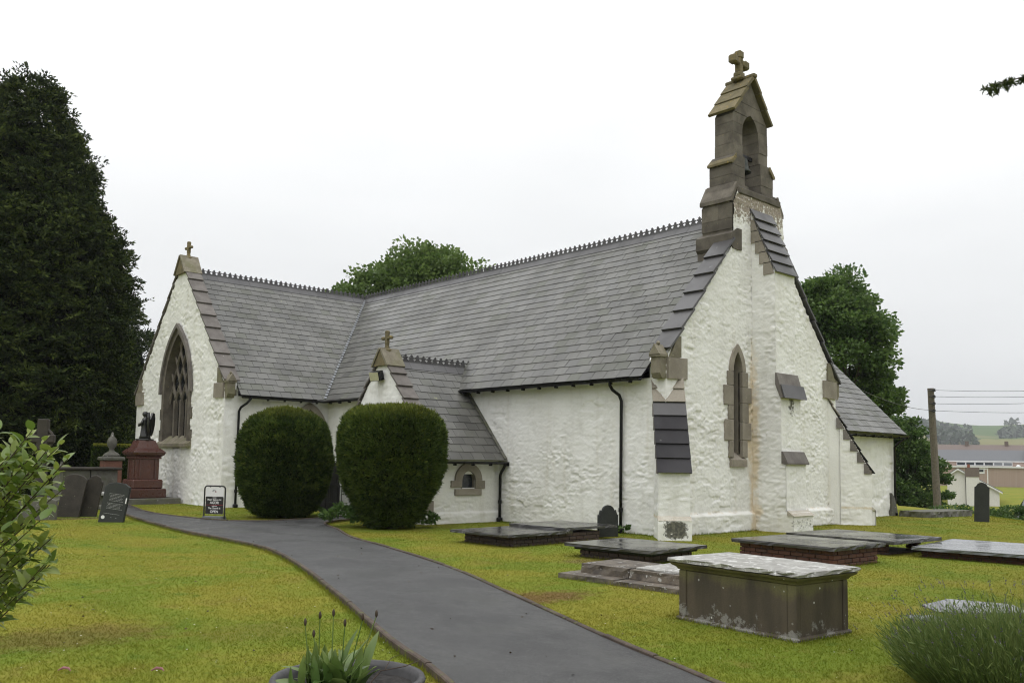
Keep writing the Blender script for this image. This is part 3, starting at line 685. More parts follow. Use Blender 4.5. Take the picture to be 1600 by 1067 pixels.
coping((TX-.07, TY0+.0, tz_(TY0)+.02), (TX-.07, TC-.28, tz_(TC-.28)+.02), (1, 0, 0), .56, 9, church, 'coping_stone', .05)
coping((TX-.07, TY1+.12, tz_(TY1)-.12), (TX-.07, TC+.28, tz_(TC-.28)+.02), (1, 0, 0), .56, 9, church, 'coping_stone', .05)

# kneelers
def kneeler(name, P, ax, sx_, parent):
    """ax: 'x' for the west gable (face -y), 'y' for gables facing -x; sx_=+1 outer side towards negative"""
    def tr(a, b, z):  # a along gable from corner inwards, b depth into wall
        return (P[0]+sx_*a, P[1]+b, P[2]+z) if ax == 'x' else (P[0]+b, P[1]+sx_*a, P[2]+z)
    k = empty(name); k.parent = parent
    def pr(poly, b0, b1, nm='kneeler_block', mat='kneeler_stone'):
        n = len(poly); m = MB(); vv = [tr(a, b0, z) for a, z in poly]+[tr(a, b1, z) for a, z in poly]
        m.add(vv, [tuple(range(n)), tuple(range(2*n-1, n-1, -1))]+[(i, (i+1) % n, n+(i+1) % n, n+i) for i in range(n)]).build(nm, mat, k)
    pr([(.03, 0), (.76, .02), (.76, .52), (.03, .50)], -.062, .44, mat='dressed_stone')
    pr([(.10, .505), (.52, .525), (.52, 1.04), (.36, 1.0)], -.060, .43)
    # carved gablet standing out over the eave
    pr([(-.22, .12), (-.14, 0), (.025, 0), (.025, .50), (-.22, .50)], .0, .26)
    pr([(-.26, .50), (.05, .50), (.05, .55), (-.26, .55)], -.03, .29)
    b0, b1 = -.03, .29; m = MB(); c = (b0+b1)/2
    m.add([tr(-.28, b0, .553), tr(-.28, b1, .553), tr(-.28, c, .80), tr(.05, b0, .553), tr(.05, b1, .553), tr(.05, c, .80)],
          [(0, 1, 2), (3, 5, 4), (0, 2, 5, 3), (1, 4, 5, 2), (0, 3, 4, 1)]).build('gablet', 'kneeler_stone', k)
    MB().lathe([(.02, .78), (.045, .81), (.05, .84), (.02, .88)], 8, tr(-.12, c, 0)).build('finial', 'kneeler_stone', k)
    return k
kneeler('kneeler', (0, 0, 3.66), 'x', 1, church)
kneeler('kneeler', (W, 0, 3.62), 'x', -1, church)
kneeler('kneeler', (TX, TY0, 3.62), 'y', 1, church)
kneeler('kneeler', (TX, TY1, 3.62), 'y', -1, church)

# --- the bellcote
bell = empty('bellcote'); bell.parent = church
def clip_z(poly, z0, z1):
    def cl(P, z, keep_above):
        o_ = []
        for i in range(len(P)):
            a, b = P[i], P[(i+1) % len(P)]; ia = (a[1] >= z) == keep_above; ib = (b[1] >= z) == keep_above
            if ia: o_.append(a)
            if ia != ib: t = (z-a[1])/(b[1]-a[1]); o_.append((a[0]+t*(b[0]-a[0]), z))
        return o_
    q = cl(poly, z0, True); return cl(q, z1, False) if q else q
def ashlar(poly, y0, y1, zs, mat='bell_stone', nm='ashlar_block'):
    for a, b in zip(zs[:-1], zs[1:]):
        q = clip_z(poly, a+.004, b-.004)
        if len(q) < 3: continue
        j = random.uniform(-.008, .008); MB().prism(q, 'y', y0+j, y1-j).build(nm, mat, bell)
OA, OZ0, OZS, OZ1 = .39, 9.12, 10.60, 11.16     # bell opening
for sg in (-1, 1):
    def sx2(P): return [(XC+sg*x, z) for x, z in P]
    ar = [(x, z) for x, z in arch_pts(OA, OZS, OZ1, 8) if x >= -1e-6][::-1]   # springing (right) up to the apex
    ar = sorted(ar, key=lambda p: p[1])
    upper = [(OA, 9.90)]+[(.83, 9.90), (.83, 11.02), (0, 12.10)]+[(0, OZ1)]+ar[::-1][1:]
    ashlar(sx2(upper), .26, .84, [9.90, 10.22, 10.52, 10.80, 11.08, 11.42, 12.2])
    ashlar(sx2([(OA, 9.08), (1.0, 9.08), (1.0, 9.70), (.85, 9.89), (OA, 9.89)]), .20, .89, [9.08, 9.30, 9.58, 9.895])
    # weathered cap of the second stage
    MB().prism(sx2([(.82, 9.90), (1.06, 9.66), (1.06, 9.60), (.985, 9.60), (.80, 9.78)]), 'y', .16, .93).build('weathering', 'cap_stone', bell)
    # lower stage, painted in front and bare at the side
    ashlar(sx2([(.32, 8.45), (1.22, 8.45), (1.22, 8.62), (1.02, 9.07), (.32, 9.07)]), .12, .97, [8.45, 8.70, 8.9, 9.08])
    MB().prism(sx2([(1.0, 9.06), (1.27, 8.60), (1.27, 8.50), (1.20, 8.50), (.95, 9.0)]), 'y', .03, 1.02).build('weathering', 'bell_stone', bell)
    for z0, z1 in ((7.78, 8.06), (8.06, 8.46)):
        yc = .45+random.uniform(-.08, .08)
        MB().prism(sx2([(.9, z0+.004), (1.22, z0+.004), (1.22, z1-.004), (.9, z1-.004)]), 'y', .045, yc-.004).build('ashlar_block', 'bell_stone', bell)
        MB().prism(sx2([(.9, z0+.004), (1.22, z0+.004), (1.22, z1-.004), (.9, z1-.004)]), 'y', yc+.004, .99).build('ashlar_block', 'bell_stone', bell)
    MB().prism(sx2([(1.10, 7.78), (1.36, 7.62), (1.36, 7.30), (1.28, 7.22), (.9, 7.22), (.9, 7.78)]), 'y', -.035, 1.08).build('weathering', 'bell_stone', bell)
    MB().prism(sx2([(.9, 7.215), (1.31, 7.215), (1.31, 6.3), (.9, 6.3)]), 'y', .06, 1.06).build('ashlar_block', 'bell_stone', bell)
MB().box(XC-1.2, XC+1.2, .06, .98, 7.0, 8.44).build('core', 'bell_stone', bell)
MB().prism([(.05, 8.46), (.62, 9.10), (.80, 9.10), (.95, 8.46)], 'x', XC-.33, XC+.33).build('sill', 'lead', bell)
MB().box(XC-1.02, XC+1.02, -.035, .06, 8.74, 8.92, .02).build('string_course', 'bell_stone', bell)
# saddle-back cap of three stepped courses
for sg in (-1, 1):
    n3 = 3; p0 = Vector((XC+sg*.86, .14, 11.03)); p1 = Vector((XC, .12, 12.16))
    for k in range(n3):
        a = p0.lerp(p1, k/n3); b = p0.lerp(p1, (k+1)/n3+.03 if k < n3-1 else 1.0)
        nrm = Vector((sg*1.20, 0, .98)).normalized()
        vv = [a+nrm*.05, b+nrm*.0, b+nrm*.09, a+nrm*.125]; vv = [Vector(v) for v in vv]
        m = MB(); m.add(vv+[v+Vector((0, .84, 0)) for v in vv], [(0, 1, 2, 3), (7, 6, 5, 4), (0, 3, 7, 4), (1, 5, 6, 2), (2, 6, 7, 3), (0, 4, 5, 1)]).build('cap_slab', 'cap_stone', bell)
MB().box(XC-.085, XC+.085, .08, 1.02, 12.20, 12.30, .02).build('ridge_stone', 'cap_stone', bell)
def stone_cross(base, sc_, ang, parent, mat='cap_stone'):
    c = MB(); M = Matrix.Translation(base) @ Matrix.Rotation(ang, 4, 'Z') @ Matrix.Scale(sc_, 4)
    c.obox(M, -.17, .17, -.17, .17, 0, .10, .03); c.obox(M, -.12, .12, -.12, .12, .10, .24, .03)
    c.obox(M, -.085, .085, -.085, .085, .24, .72, .02); c.obox(M, -.27, .27, -.085, .085, .44, .60, .02)
    for p in ((-.30, 0, .52), (.30, 0, .52), (0, 0, .72)): c.obox(M, p[0]-.105, p[0]+.105, -.11, .11, p[2]-.115, p[2]+.115, .04)
    return c.build('cross', mat, parent)
stone_cross((XC-.08, .56, 12.20), 1.02, R(4), bell)
bm_ = MB().lathe([(.045, .40), (.11, .385), (.14, .33), (.15, .20), (.175, .09), (.235, 0), (.225, -.01), (.16, .03), (.10, .2)], 18, (XC-.02, .50, 9.62)); bm_.build('bell', 'bell_metal', bell, True)
MB().box(XC-.40, XC+.40, .46, .54, 10.02, 10.12).build('headstock', 'dark_timber', bell)
MB().tube([(XC-.02, .50, 9.57), (XC-.02, .50, 9.85)], .022, 6).build('clapper', 'iron', bell)

# --- central west buttress
but = empty('buttress'); but.parent = church
BX0, BX1 = 3.62, 4.58
def but_st(x, y, z):
    n = fbm(y*4, z*2.0, 63, 4)
    return {'stain': .85*np.exp(-((y+.05)/.22)**2)*sstep(6.5, 3.0, z)*(.5+n)+.35*bump1(z, .48, .08), 'algae': .55*(z < .35)*sstep(-.85, -1.15, y)*n*1.6+1.5*np.exp(-((x-4.12)/.22)**2)*(y < -.78)*(y > -.90)*sstep(3.45, 3.36, z)*sstep(2.3, 3.3, z)*n,
            'bare': .55*sstep(6.0, 7.5, z)*n+.4*bump1(z, .48, .05)*n}
prof = [(0, -.15), (1.15, -.15), (1.15, .42), (1.08, .5), (.96, .52), (.96, 1.72), (.86, 2.02), (.83, 2.02), (.83, 3.42), (.72, 4.0), (.69, 4.0), (.69, 6.72), (0, 8.33)]
stone_wall('side', (BX0, 0, 0), (0, -1, 0), (-1, 0, 0), prof, but, .028, .026, [], 51, None, but_st, fade=.06)
MB().prism([(-a, z) for a, z in prof], 'x', BX0+.05, BX1).build('core', 'whitewash', but)
for (yy, z0, z1, sd_) in ((.69, 4.0, 6.72, 53), (.83, 2.0, 3.42, 54), (.96, .5, 1.74, 55), (1.15, -.15, .44, 56)):
    stone_wall('front', (0, -yy-.004, 0), (1, 0, 0), (0, -1, 0), [(BX0, z0), (BX1, z0), (BX1, z1), (BX0, z1)], but, .028, .024, [], sd_, None, but_st, fade=.06)
S1 = Vector((0, -.72, 6.62)); S2 = Vector((0, .0, 8.42)); n6 = 6
Mb = frame((BX0-.05, S1.y, S1.z), (1, 0, 0), S2-S1); ln6 = (S2-S1).length/n6
for k in range(n6):
    v0 = k*ln6; vv = [(0, v0, .035), (BX1-BX0+.10, v0, .035), (BX1-BX0+.10, v0+ln6*1.05, -.02), (0, v0+ln6*1.05, -.02)]; vv += [(a, b, c+.035) for a, b, c in vv]
    MB().add([Mb @ Vector(v) for v in vv], SF).build('weathering_slate', 'coping_slate', but)
    # stepped sandstone behind each slate, seen at the side
    y0 = S1.y+(S2.y-S1.y)*(k+.05)/n6; z0 = S1.z+(S2.z-S1.z)*k/n6
    if k < 5: MB().prism([(y0+.02, z0-.02), (y0+.34, z0-.02), (y0+.34, z0+.30), (y0+.13, z0+.30)], 'x', BX0-.035, BX0+.06).build('step_block', 'dressed_stone', but)
for (ya, za, yb, zb) in ((-.92, 3.38, -.72, 4.03), (-1.04, 1.70, -.88, 2.03)):
    MB().prism([(ya, za), (ya, za+.04), (yb-.02, zb), (yb+.02, zb), (yb+.02, zb-.30), (ya+.08, za)], 'x', BX0-.045, BX1+.045).build('weathering', 'coping_stone', but)
Mw = frame((BX0-.07, -.945, 3.37), (1, 0, 0), Vector((0, .10, .34)))
MB().obox(Mw, 0, BX1-BX0+.14, 0, .36, .015, .045).build('weathering_slate', 'coping_slate', but)
MB().prism([(-1.20, .42), (-1.0, .55), (-1.0, .42)], 'x', BX0-.03, BX1+.03).build('weathering', 'worn_limewash', but)

# --- diagonal corner buttresses
def diag(P, ang, tc_, slates, seed):
    d = empty('buttress'); d.parent = church; d.location = P; d.rotation_euler = (0, 0, ang)  # local -y points outwards
    hw = .35
    def st(x, y, z):
        n = fbm(x*5, z*5, seed+6, 4); return {'algae': 1.0*sstep(.56, .30, z)*sstep(-.10, .14, z)*sstep(.46, .08, np.abs(x-tc_-.03))*(.62+1.0*n), 'stain': .8*bump1(z, .49, .06), 'bare': .5*sstep(.12, .0, z)*n+(.62*np.exp(-((z-(1.52+(-y-.88)*-1.7))/.22)**2)*n*2.2 if seed == 81 else 0*z)}
    pr = [(0, -.1), (.98, -.1), (.98, .40), (.90, .50), (.88, .50), (.88, 1.52), (-.32, 3.57), (-.32, -.1)]
    MB().prism([(-a, z) for a, z in pr], 'x', tc_-hw+.03, tc_+hw-.03).build('core', 'whitewash', d)
    stone_wall('front', (0, -.885, 0), (1, 0, 0), (0, -1, 0), [(tc_-hw, .48), (tc_+hw, .48), (tc_+hw, 1.58), (tc_-hw, 1.58)], d, .03, .022, [], seed, None, st, fade=.05)
    stone_wall('plinth', (0, -.985, 0), (1, 0, 0), (0, -1, 0), [(tc_-hw-.02, -.1), (tc_+hw+.02, -.1), (tc_+hw+.02, .44), (tc_-hw-.02, .44)], d, .035, .018, [], seed+1, None, st, fade=.05)
    for sg in (-1, 1):
        stone_wall('side', (tc_+sg*(hw), 0, 0), (0, -1, 0), (sg, 0, 0), [(0, -.1), (.885, -.1), (.885, 1.52), (0, 3.02)], d, .03, .022, [], seed+2, None, st, fade=.05)
    MB().prism([(-.99, .43), (-.88, .53), (-.88, .43)], 'x', tc_-hw-.02, tc_+hw+.02).build('weathering', 'worn_limewash', d)
    S1 = Vector((0, -.94, 1.46)); S2 = Vector((0, .40, 3.75)); n5 = 7; ln5 = (S2-S1).length/n5
    Md = frame((tc_-hw-.03, S1.y, S1.z), (1, 0, 0), S2-S1)
    for k in range(n5):
        v0 = k*ln5; vv = [(0, v0, .03), (2*hw+.06, v0, .03), (2*hw+.06, v0+ln5*1.05, -.012), (0, v0+ln5*1.05, -.012)]; vv += [(a, b, c+.022) for a, b, c in vv]
        MB().add([Md @ Vector(v) for v in vv], SF).build('weathering_slate', 'buttress_slate' if k < 4 else ('coping_slate' if k < 5 else 'dressed_stone'), d)
        y0 = S1.y+(S2.y-S1.y)*k/n5; z0 = S1.z+(S2.z-S1.z)*k/n5
        for sg in (-1, 1):
            if k < 5:
                xa = tc_+sg*hw-(.03 if sg < 0 else -.0); MB().prism([(y0+.05, z0+.0), (y0+.27, z0+.0), (y0+.27, z0+.30), (y0+.21, z0+.30)], 'x', xa, xa+.03).build('step_block', 'coping_stone', d)
    return d
diag((0, 0, 0), R(-45), .08, True, 71)
diag((W, 0, 0), R(45), .0, True, 81)

# --- lancet window
lw = empty('lancet_window'); lw.parent = church
def ring(outer, inner, axis, c0, c1, name, mat, parent):
    """stone band between two open outlines with the same number of points"""
    n = len(outer); P = (lambda a, b, c: (a, c, b)) if axis == 'y' else (lambda a, b, c: (c, a, b)); vv = []
    for c in (c0, c1): vv += [P(*p, c) for p in outer]+[P(*p, c) for p in inner]
    ff = []
    for i in range(n-1):
        ff += [(i, i+1, n+i+1, n+i), (2*n+i+1, 2*n+i, 3*n+i, 3*n+i+1), (i+1, i, 2*n+i, 2*n+i+1), (n+i, n+i+1, 3*n+i+1, 3*n+i)]
    ff += [(0, n, 3*n, 2*n), (n-1, 3*n-1, 4*n-1, 2*n-1)]
    return MB().add(vv, ff).build(name, mat, parent)
ao = shift(arch_pts(.36, 4.05, 4.76, 8), LX); ai = shift(arch_pts(.20, 4.05, 4.56, 8), LX)
ring(ao, ai, 'y', -.045, .30, 'arch_stone', 'dressed_stone', lw)
for sg in (-1, 1):
    zs = [(1.86, 2.28, .40), (2.28, 2.82, .58), (2.82, 3.18, .42), (3.18, 3.68, .60), (3.68, 4.045, .45)]
    if sg > 0: zs = [(1.86, 2.30, .42), (2.30, 2.75, .60), (2.75, 3.25, .48), (3.25, 3.66, .62), (3.66, 4.045, .46)]
    for z0, z1, wd in zs:
        a = sorted((LX+sg*.20, LX+sg*wd)); MB().box(a[0], a[1], -.048, .10, z0+.002, z1-.002, .012).build('jamb_stone', 'dressed_stone', lw)
    a = sorted((LX+sg*.200, LX+sg*.205)); MB().box(a[0], a[1], .05, .30, 1.95, 4.1).build('reveal', 'dressed_stone', lw)
MB().prism([(-.07, 1.62), (-.07, 1.80), (.22, 2.0), (.22, 1.62)], 'x', LX-.34, LX+.36).build('sill', 'dressed_stone', lw)
MB().prism(shift([(-.2, 1.85)]+arch_pts(.2, 4.05, 4.56, 8)+[(.2, 1.85)], LX), 'y', .25, .265).build('glass', 'leaded_glass', lw)
lm = MB()
for k in range(13): lm.box(LX-.2, LX+.2, .238, .248, 2.0+.2*k, 2.012+.2*k)
for x in (-.08, .0, .08): lm.box(LX+x-.005, LX+x+.005, .237, .249, 1.9, 4.5)
lm.build('leading', 'iron', lw)

# --- big traceried window of the transept
tw = empty('traceried_window'); tw.parent = church
A_ = 1.12
oo = shift([(-A_-.22, WZ0+.16)]+arch_pts(A_+.22, WZS, WZ1+.05, 12)+[(A_+.22, WZ0+.16)], TC); oi = shift([(-A_, WZ0+.16)]+arch_pts(A_, WZS, WZ1-.20, 12)+[(A_, WZ0+.16)], TC)
ring(oo, oi, 'x', TX-.05, TX+.36, 'surround', 'bell_stone', tw)
o3 = shift(arch_pts(A_+.33, WZS-.1, WZ1+.20, 12), TC); o4 = shift(arch_pts(A_+.20, WZS-.1, WZ1+.04, 12), TC)
ring(o3, o4, 'x', TX-.14, TX-.03, 'hood_mould', 'coping_stone', tw)
for sg in (-1, 1):
    for z0, z1, wd in ((2.22, 2.62, .36), (3.0, 3.4, .34)):
        a = sorted((TC+sg*(A_+.20), TC+sg*(A_+wd))); MB().box(TX-.045, TX+.1, a[0], a[1], z0, z1, .01).build('quoin', 'bell_stone', tw)
MB().prism([(TX-.16, WZ0-.06), (TX-.16, WZ0+.06), (TX+.22, WZ0+.36), (TX+.22, WZ0-.06)], 'y', TC-A_-.36, TC+A_+.36).build('sill', 'kneeler_stone', tw)
MB().prism(oi, 'x', TX+.325, TX+.34).build('glass', 'leaded_glass', tw)
XM = TX+.20
def inarch(y, z, m=.0):
    if z < WZS: return abs(y-TC) < A_-m
    h = WZ1-.20-WZS; Rr = (A_*A_+h*h)/(2*A_); return math.hypot(abs(y-TC)-(A_-Rr), z-WZS) < Rr-m
lightw = 2*A_/4; ZM = 3.72
for k in (1, 2, 3):
    y = TC-A_+k*lightw; MB().box(XM-.09, XM+.09, y-.05, y+.05, WZ0+.2, ZM, .025).build('mullion', 'bell_stone', tw)
    # the mullion parts into two waving bars of net tracery
for k in range(5):
    y0 = TC-A_+k*lightw
    for sg in (-1, 1):
        pts = []; run = []
        for q in range(60):
            z = ZM+q*.045; ph = (z-ZM)/.62; y = y0+sg*lightw*.5*(1-math.cos(math.pi*ph))/2*1.0
            run.append((y, z))
        seg = []
        for (y, z) in run:
            if inarch(y, z, -.02): seg.append((XM, y, z))
            else:
                if len(seg) > 2: break
                seg = []
        if len(seg) > 2: MB().tube(seg, .052, 6).build('tracery_bar', 'bell_stone', tw)
for k in range(4):   # pointed heads of the four lights
    yc = TC-A_+(k+.5)*lightw
    pts = [(XM, y, z) for y, z in shift(arch_pts(lightw*.46, ZM-.12, ZM+.34, 6), yc)]
    MB().tube(pts, .040, 6).build('light_head', 'bell_stone', tw)
    lm = MB()
    for q in range(4): lm.box(XM+.06, XM+.08, yc-.24, yc+.24, 2.35+q*.36, 2.365+q*.36)
    lm.build('saddle_bar', 'iron', tw)
# window of the transept side wall, half hidden by the clipped yew
tsw = empty('side_window'); tsw.parent = church
ring([( -.75-.72, 1.5)]+shift(arch_pts(.72, 2.55, 3.62, 8), -.75)+[(-.03, 1.5)], [(-1.25, 1.5)]+shift(arch_pts(.50, 2.55, 3.38, 8), -.75)+[(-.25, 1.5)], 'y', TY0-.07, TY0+.2, 'surround', 'dressed_stone', tsw)
MB().prism([(-1.25, 1.5)]+shift(arch_pts(.50, 2.55, 3.38, 8), -.75)+[(-.25, 1.5)], 'y', TY0+.15, TY0+.17).build('glass', 'leaded_glass', tsw)
MB().prism([(-1.32, 1.4), (-.18, 1.4), (-.18, 1.5), (-1.32, 1.5)], 'y', TY0-.09, TY0+.2).build('sill', 'dressed_stone', tsw)
# apex stone and cross of the transept gable
MB().prism([(TC-.42, tz_(TC)-.50), (TC, tz_(TC)+.16), (TC+.42, tz_(TC)-.50)], 'x', TX-.10, TX+.50).build('apex_stone', 'cap_stone', church)
for sg in (-1, 1):
    a = Vector((TX-.14, TC+sg*.46, tz_(TC)-.52)); b = Vector((TX-.14, TC, tz_(TC)+.17)); n_ = Vector((0, sg*.83, .56))
    vv = [a, b, b+n_*.07, a+n_*.07]; MB().add(vv+[v+Vector((.68, 0, 0)) for v in vv], [(0, 1, 2, 3), (7, 6, 5, 4), (0, 3, 7, 4), (1, 5, 6, 2), (2, 6, 7, 3), (0, 4, 5, 1)]).build('apex_slab', 'kneeler_stone', church)
def cross_small(p, s_, parent):
    c = MB(); M = Matrix.Translation(p) @ Matrix.Diagonal((s_, s_, s_*.78, 1))
    c.lathe([(.17, 0), (.17, .08), (.10, .14), (.075, .3), (.085, .36)], 8); c.box(-.07, .07, -.07, .07, .34, .92, .02); c.box(-.055, .055, -.22, .22, .58, .70, .02)
    for y, z in ((-.24, .64), (.24, .64), (0, .92)): c.box(-.075, .075, y-.075, y+.075, z-.075, z+.075, .03)
    c.xf(M); return c.build('cross', 'cap_stone', parent)
cross_small((TX+.20, TC, tz_(TC)+.10), .84, church)

# --- south porch
porch = empty('porch'); porch.parent = church
QX, QY0, QY1, QC, QE, QR = -2.60, 5.80, 9.96, 7.88, 1.72, 4.42
def pz_(y): return 2.05+1.235*(y-QY0 if y < QC else QY1-y)
win = [(-1.40, .93)]+shift(arch_pts(.26, 1.12, 1.42, 5), -1.14)+[(-.88, .93)]
def po_st(x, y, z):
    n = fbm(x*3, z*3, 15, 4); return {'algae': .3*sstep(.25, .0, z)*n, 'stain': .3*sstep(.3, 0, z)*n, 'bare': .1*n}
stone_wall('wall', (0, QY0, 0), (1, 0, 0), (0, -1, 0), [(QX, -.12), (0, -.12), (0, 1.70), (QX, 1.70)], porch, .026, .020, [[(-1.38, .95), (-.90, .95), (-.90, 1.30), (-1.38, 1.30)]], 61, lambda u, v: .05*(1-sstep(.26, .30, v)), po_st, su=.5, sv=.17)
door = [(QC-.78, -.2)]+shift(arch_pts(.78, 1.35, 2.3, 8), QC)+[(QC+.78, -.2)]
stone_wall('wall', (QX, 0, 0), (0, 1, 0), (-1, 0, 0), [(QY0, -.12), (QY1, -.12), (QY1, pz_(QY1)-.04), (QC, pz_(QC)-.05), (QY0, pz_(QY0)-.04)], porch, .04, .020, [door], 65, None, po_st, su=.5, sv=.17)
MB().prism([(QY0+.02, 1.6), (QY1-.02, 1.6), (QY1-.02, pz_(QY1)-.08), (QC, pz_(QC)-.08), (QY0+.02, pz_(QY0)-.08)], 'x', QX+.05, QX+.36).build('gable_core', 'whitewash', porch)
MB().box(QX+.02, 0, QY1-.35, QY1, -.1, 1.70).build('wall', 'whitewash', porch)
ring(shift(arch_pts(1.0, 1.35, 2.55, 8), QC), shift(arch_pts(.76, 1.35, 2.28, 8), QC), 'x', QX-.05, QX+.3, 'door_arch', 'dressed_stone', porch)
for sg in (-1, 1):
    a = sorted((QC+sg*.76, QC+sg*1.0)); MB().box(QX-.05, QX+.3, a[0], a[1], 0, 1.345, .015).build('door_jamb', 'dressed_stone', porch)
MB().box(QX+.4, QX+.45, QC-.8, QC+.8, 0, 2.3).build('door', 'dark_timber', porch)
MB().box(QX-.055, QX+.30, QY0-.055, QY0+.34, .28, .62, .02).build('quoin', 'dressed_stone', porch)
# little arched window in blocks of freestone
pw = empty('porch_window'); pw.parent = church
ring(shift(arch_pts(.47, 1.14, 1.60, 6), -1.14), shift(arch_pts(.235, 1.14, 1.40, 6), -1.14), 'y', QY0-.062, QY0+.16, 'arch_stone', 'dressed_stone', pw)
for a, b, z0, z1 in ((-1.74, -1.375, .96, 1.136), (-.905, -.56, .92, 1.136)): MB().box(a, b, QY0-.060, QY0+.14, z0, z1, .01).build('jamb_stone', 'dressed_stone', pw)
MB().box(-1.60, -.68, QY0-.064, QY0+.14, .74, .915, .012).build('sill', 'dressed_stone', pw)
MB().box(-1.375, -1.345, QY0-.02, QY0+.14, .915, 1.136).build('jamb_stone', 'dressed_stone', pw)
MB().prism([(-1.38, .915)]+shift(arch_pts(.24, 1.14, 1.41, 6), -1.14)+[(-.90, .915)], 'y', QY0+.10, QY0+.115).build('glass', 'leaded_glass', pw)
prun, prise = QC-(QY0-.30), QR-QE; plen = math.hypot(prun, prise); pth = math.atan2(prise, prun)
def p_umax(v):
    z = QE+v*math.sin(pth); return -.005 if z < EZ-.05 else E0+(z-EZ)/nrise*nrun+.06
proof = deck('porch_roof', [(QX+.3, QY0-.30, QE+D_), (-.01, QY0-.30, QE+D_), (-.01, QC-.45, 3.87+D_), (.62, QC, QR+D_), (QX+.3, QC, QR+D_)], church, 'dark_timber')
MB().add([(QX+.3, QC, QR-.01), (.62, QC, QR-.01), (-.01, QC+.45, 3.87), (-.01, QY1+.30, QE), (QX+.3, QY1+.30, QE)], [(0, 1, 2, 3, 4)]).build('porch_roof', 'slate', church)
slate_roof(proof, (0, QY0-.33, QE-.03), (1, 0, 0), (0, prun, prise), plen+.03, lambda v: QX+.40, p_umax, .277, .40, 9)
ridge_run((QX+.46, QC), (1, 0), 7, church, QR+.03)
coping((QX-.06, QY0-.18, pz_(QY0)-.16), (QX-.06, QC-.20, pz_(QC-.20)+.02), (1, 0, 0), .52, 7, church, 'coping_stone', .045)
coping((QX-.06, QY1+.18, pz_(QY1)-.16), (QX-.06, QC+.20, pz_(QC-.20)+.02), (1, 0, 0), .52, 7, church, 'coping_stone', .045)
MB().prism([(QC-.30, pz_(QC)-.34), (QC, pz_(QC)+.12), (QC+.30, pz_(QC)-.34)], 'x', QX-.09, QX+.46).build('apex_stone', 'cap_stone', church)
for sg in (-1, 1):
    a = Vector((QX-.12, QC+sg*.36, pz_(QC)-.38)); b = Vector((QX-.12, QC, pz_(QC)+.13)); n_ = Vector((0, sg*.8, .6))
    vv = [a, b, b+n_*.06, a+n_*.06]; MB().add(vv+[v+Vector((.62, 0, 0)) for v in vv], [(0, 1, 2, 3), (7, 6, 5, 4), (0, 3, 7, 4), (1, 5, 6, 2), (2, 6, 7, 3), (0, 4, 5, 1)]).build('apex_slab', 'kneeler_stone', church)
cross_small((QX+.14, QC, pz_(QC)+.08), .76, church)
# lead where the nave gutter drops on to the porch roof
lp = MB(); Mf = frame((-.42, QY0+1.42, 3.36), (1, 0, 0), (0, prun, prise)); lp.obox(Mf, -.02, .10, -.1, .62, .03, .09); lp.obox(Mf, -.10, .16, -.22, -.08, .03, .08); lp.build('lead_flashing', 'lead', church)
cf = MB()
for k in range(10):
    t = k/10; Mf = frame((-.12, QY0-.30+prun*t*.8, QE+.01+prise*t*.8), (1, 0, 0), (0, prun, prise)); cf.obox(Mf, 0, .10, -.02, .30, .025, .045)
cf.build('mortar_fillet', 'grey_stone', church)

# --- vestry on the far side
VE, VX1, VYW = 2.86, 14.15, 1.06
stone_wall('wall', (0, VYW, 0), (1, 0, 0), (0, -1, 0), [(W-.05, -.15), (VX1, -.15), (VX1, VE), (W-.05, VE)], church, .04, .046, [], 91, None, lambda x, y, z: {'bare': .55*np.exp(-((x-9.2)/.7)**2)*sstep(.3, 1.6, z)+.2*sstep(.4, 0, z)*fbm(x*4, z*4, 3), 'algae': .15*fbm(x*4, z*4, 8), 'stain': .2*fbm(x*2, z*2, 6)}, su=.60, sv=.36)
stone_wall('wall', (VX1, 0, 0), (0, 1, 0), (1, 0, 0), [(VYW, -.15), (7.0, -.15), (7.0, VE), (4.03, VE+2.9), (VYW, VE)], church, .12, .03, [], 95)
MB().box(W, VX1-.1, 6.8, 7.0, -.1, VE).build('wall', 'whitewash', church)
vrun = 3.30
vroof = deck('vestry_roof', [(7.0, VYW-.30, VE-.06), (VX1+.28, VYW-.30, VE-.06), (VX1+.28, VYW-.30+vrun, VE-.06+vrun), (5.0, VYW-.30+vrun, VE-.06+vrun)], church, 'dark_timber')
MB().add([(5.0, VYW-.30+vrun, VE-.05+vrun), (VX1+.28, VYW-.30+vrun, VE-.05+vrun), (VX1+.28, VYW-.30+2*vrun, VE-.05), (7.0, VYW-.30+2*vrun, VE-.05)], [(0, 1, 2, 3)]).build('vestry_roof', 'slate', church)
slate_roof(vroof, (0, VYW-.33, VE-.06), (1, 0, 0), (0, 1, 1), vrun*math.sqrt(2), lambda v: W-.02-v*.35, lambda v: VX1+.30, .29, .40, 13)
rb = MB()
for k in range(15): rb.box(W+.3+k*.42, W+.38+k*.42, VYW-.30, VYW, VE-.20, VE-.08)
rb.build('rafter_ends', 'dark_timber', church)
MB().box(VX1+.20, VX1+.27, VYW-.3, VYW, VE-.2, VE-.06).build('barge_end', 'dark_timber', church)
# low projecting plinth course beside the corner
stone_wall('plinth', (0, VYW-.16, 0), (1, 0, 0), (0, -1, 0), [(W+.4, -.15), (W+2.35, -.15), (W+2.35, .62), (W+.4, .62)], church, .06, .03, [], 97, None, lambda x, y, z: {'bare': .4*sstep(.4, 0, z)*fbm(x*4, z*4, 3)+.4*bump1(z, .6, .05), 'algae': .2*fbm(x*4, z*4, 8)})
MB().prism([(VYW-.16, .615), (VYW+.0, .68), (VYW+.0, .615)], 'x', W+.4, W+2.35).build('weathering', 'worn_limewash', church)

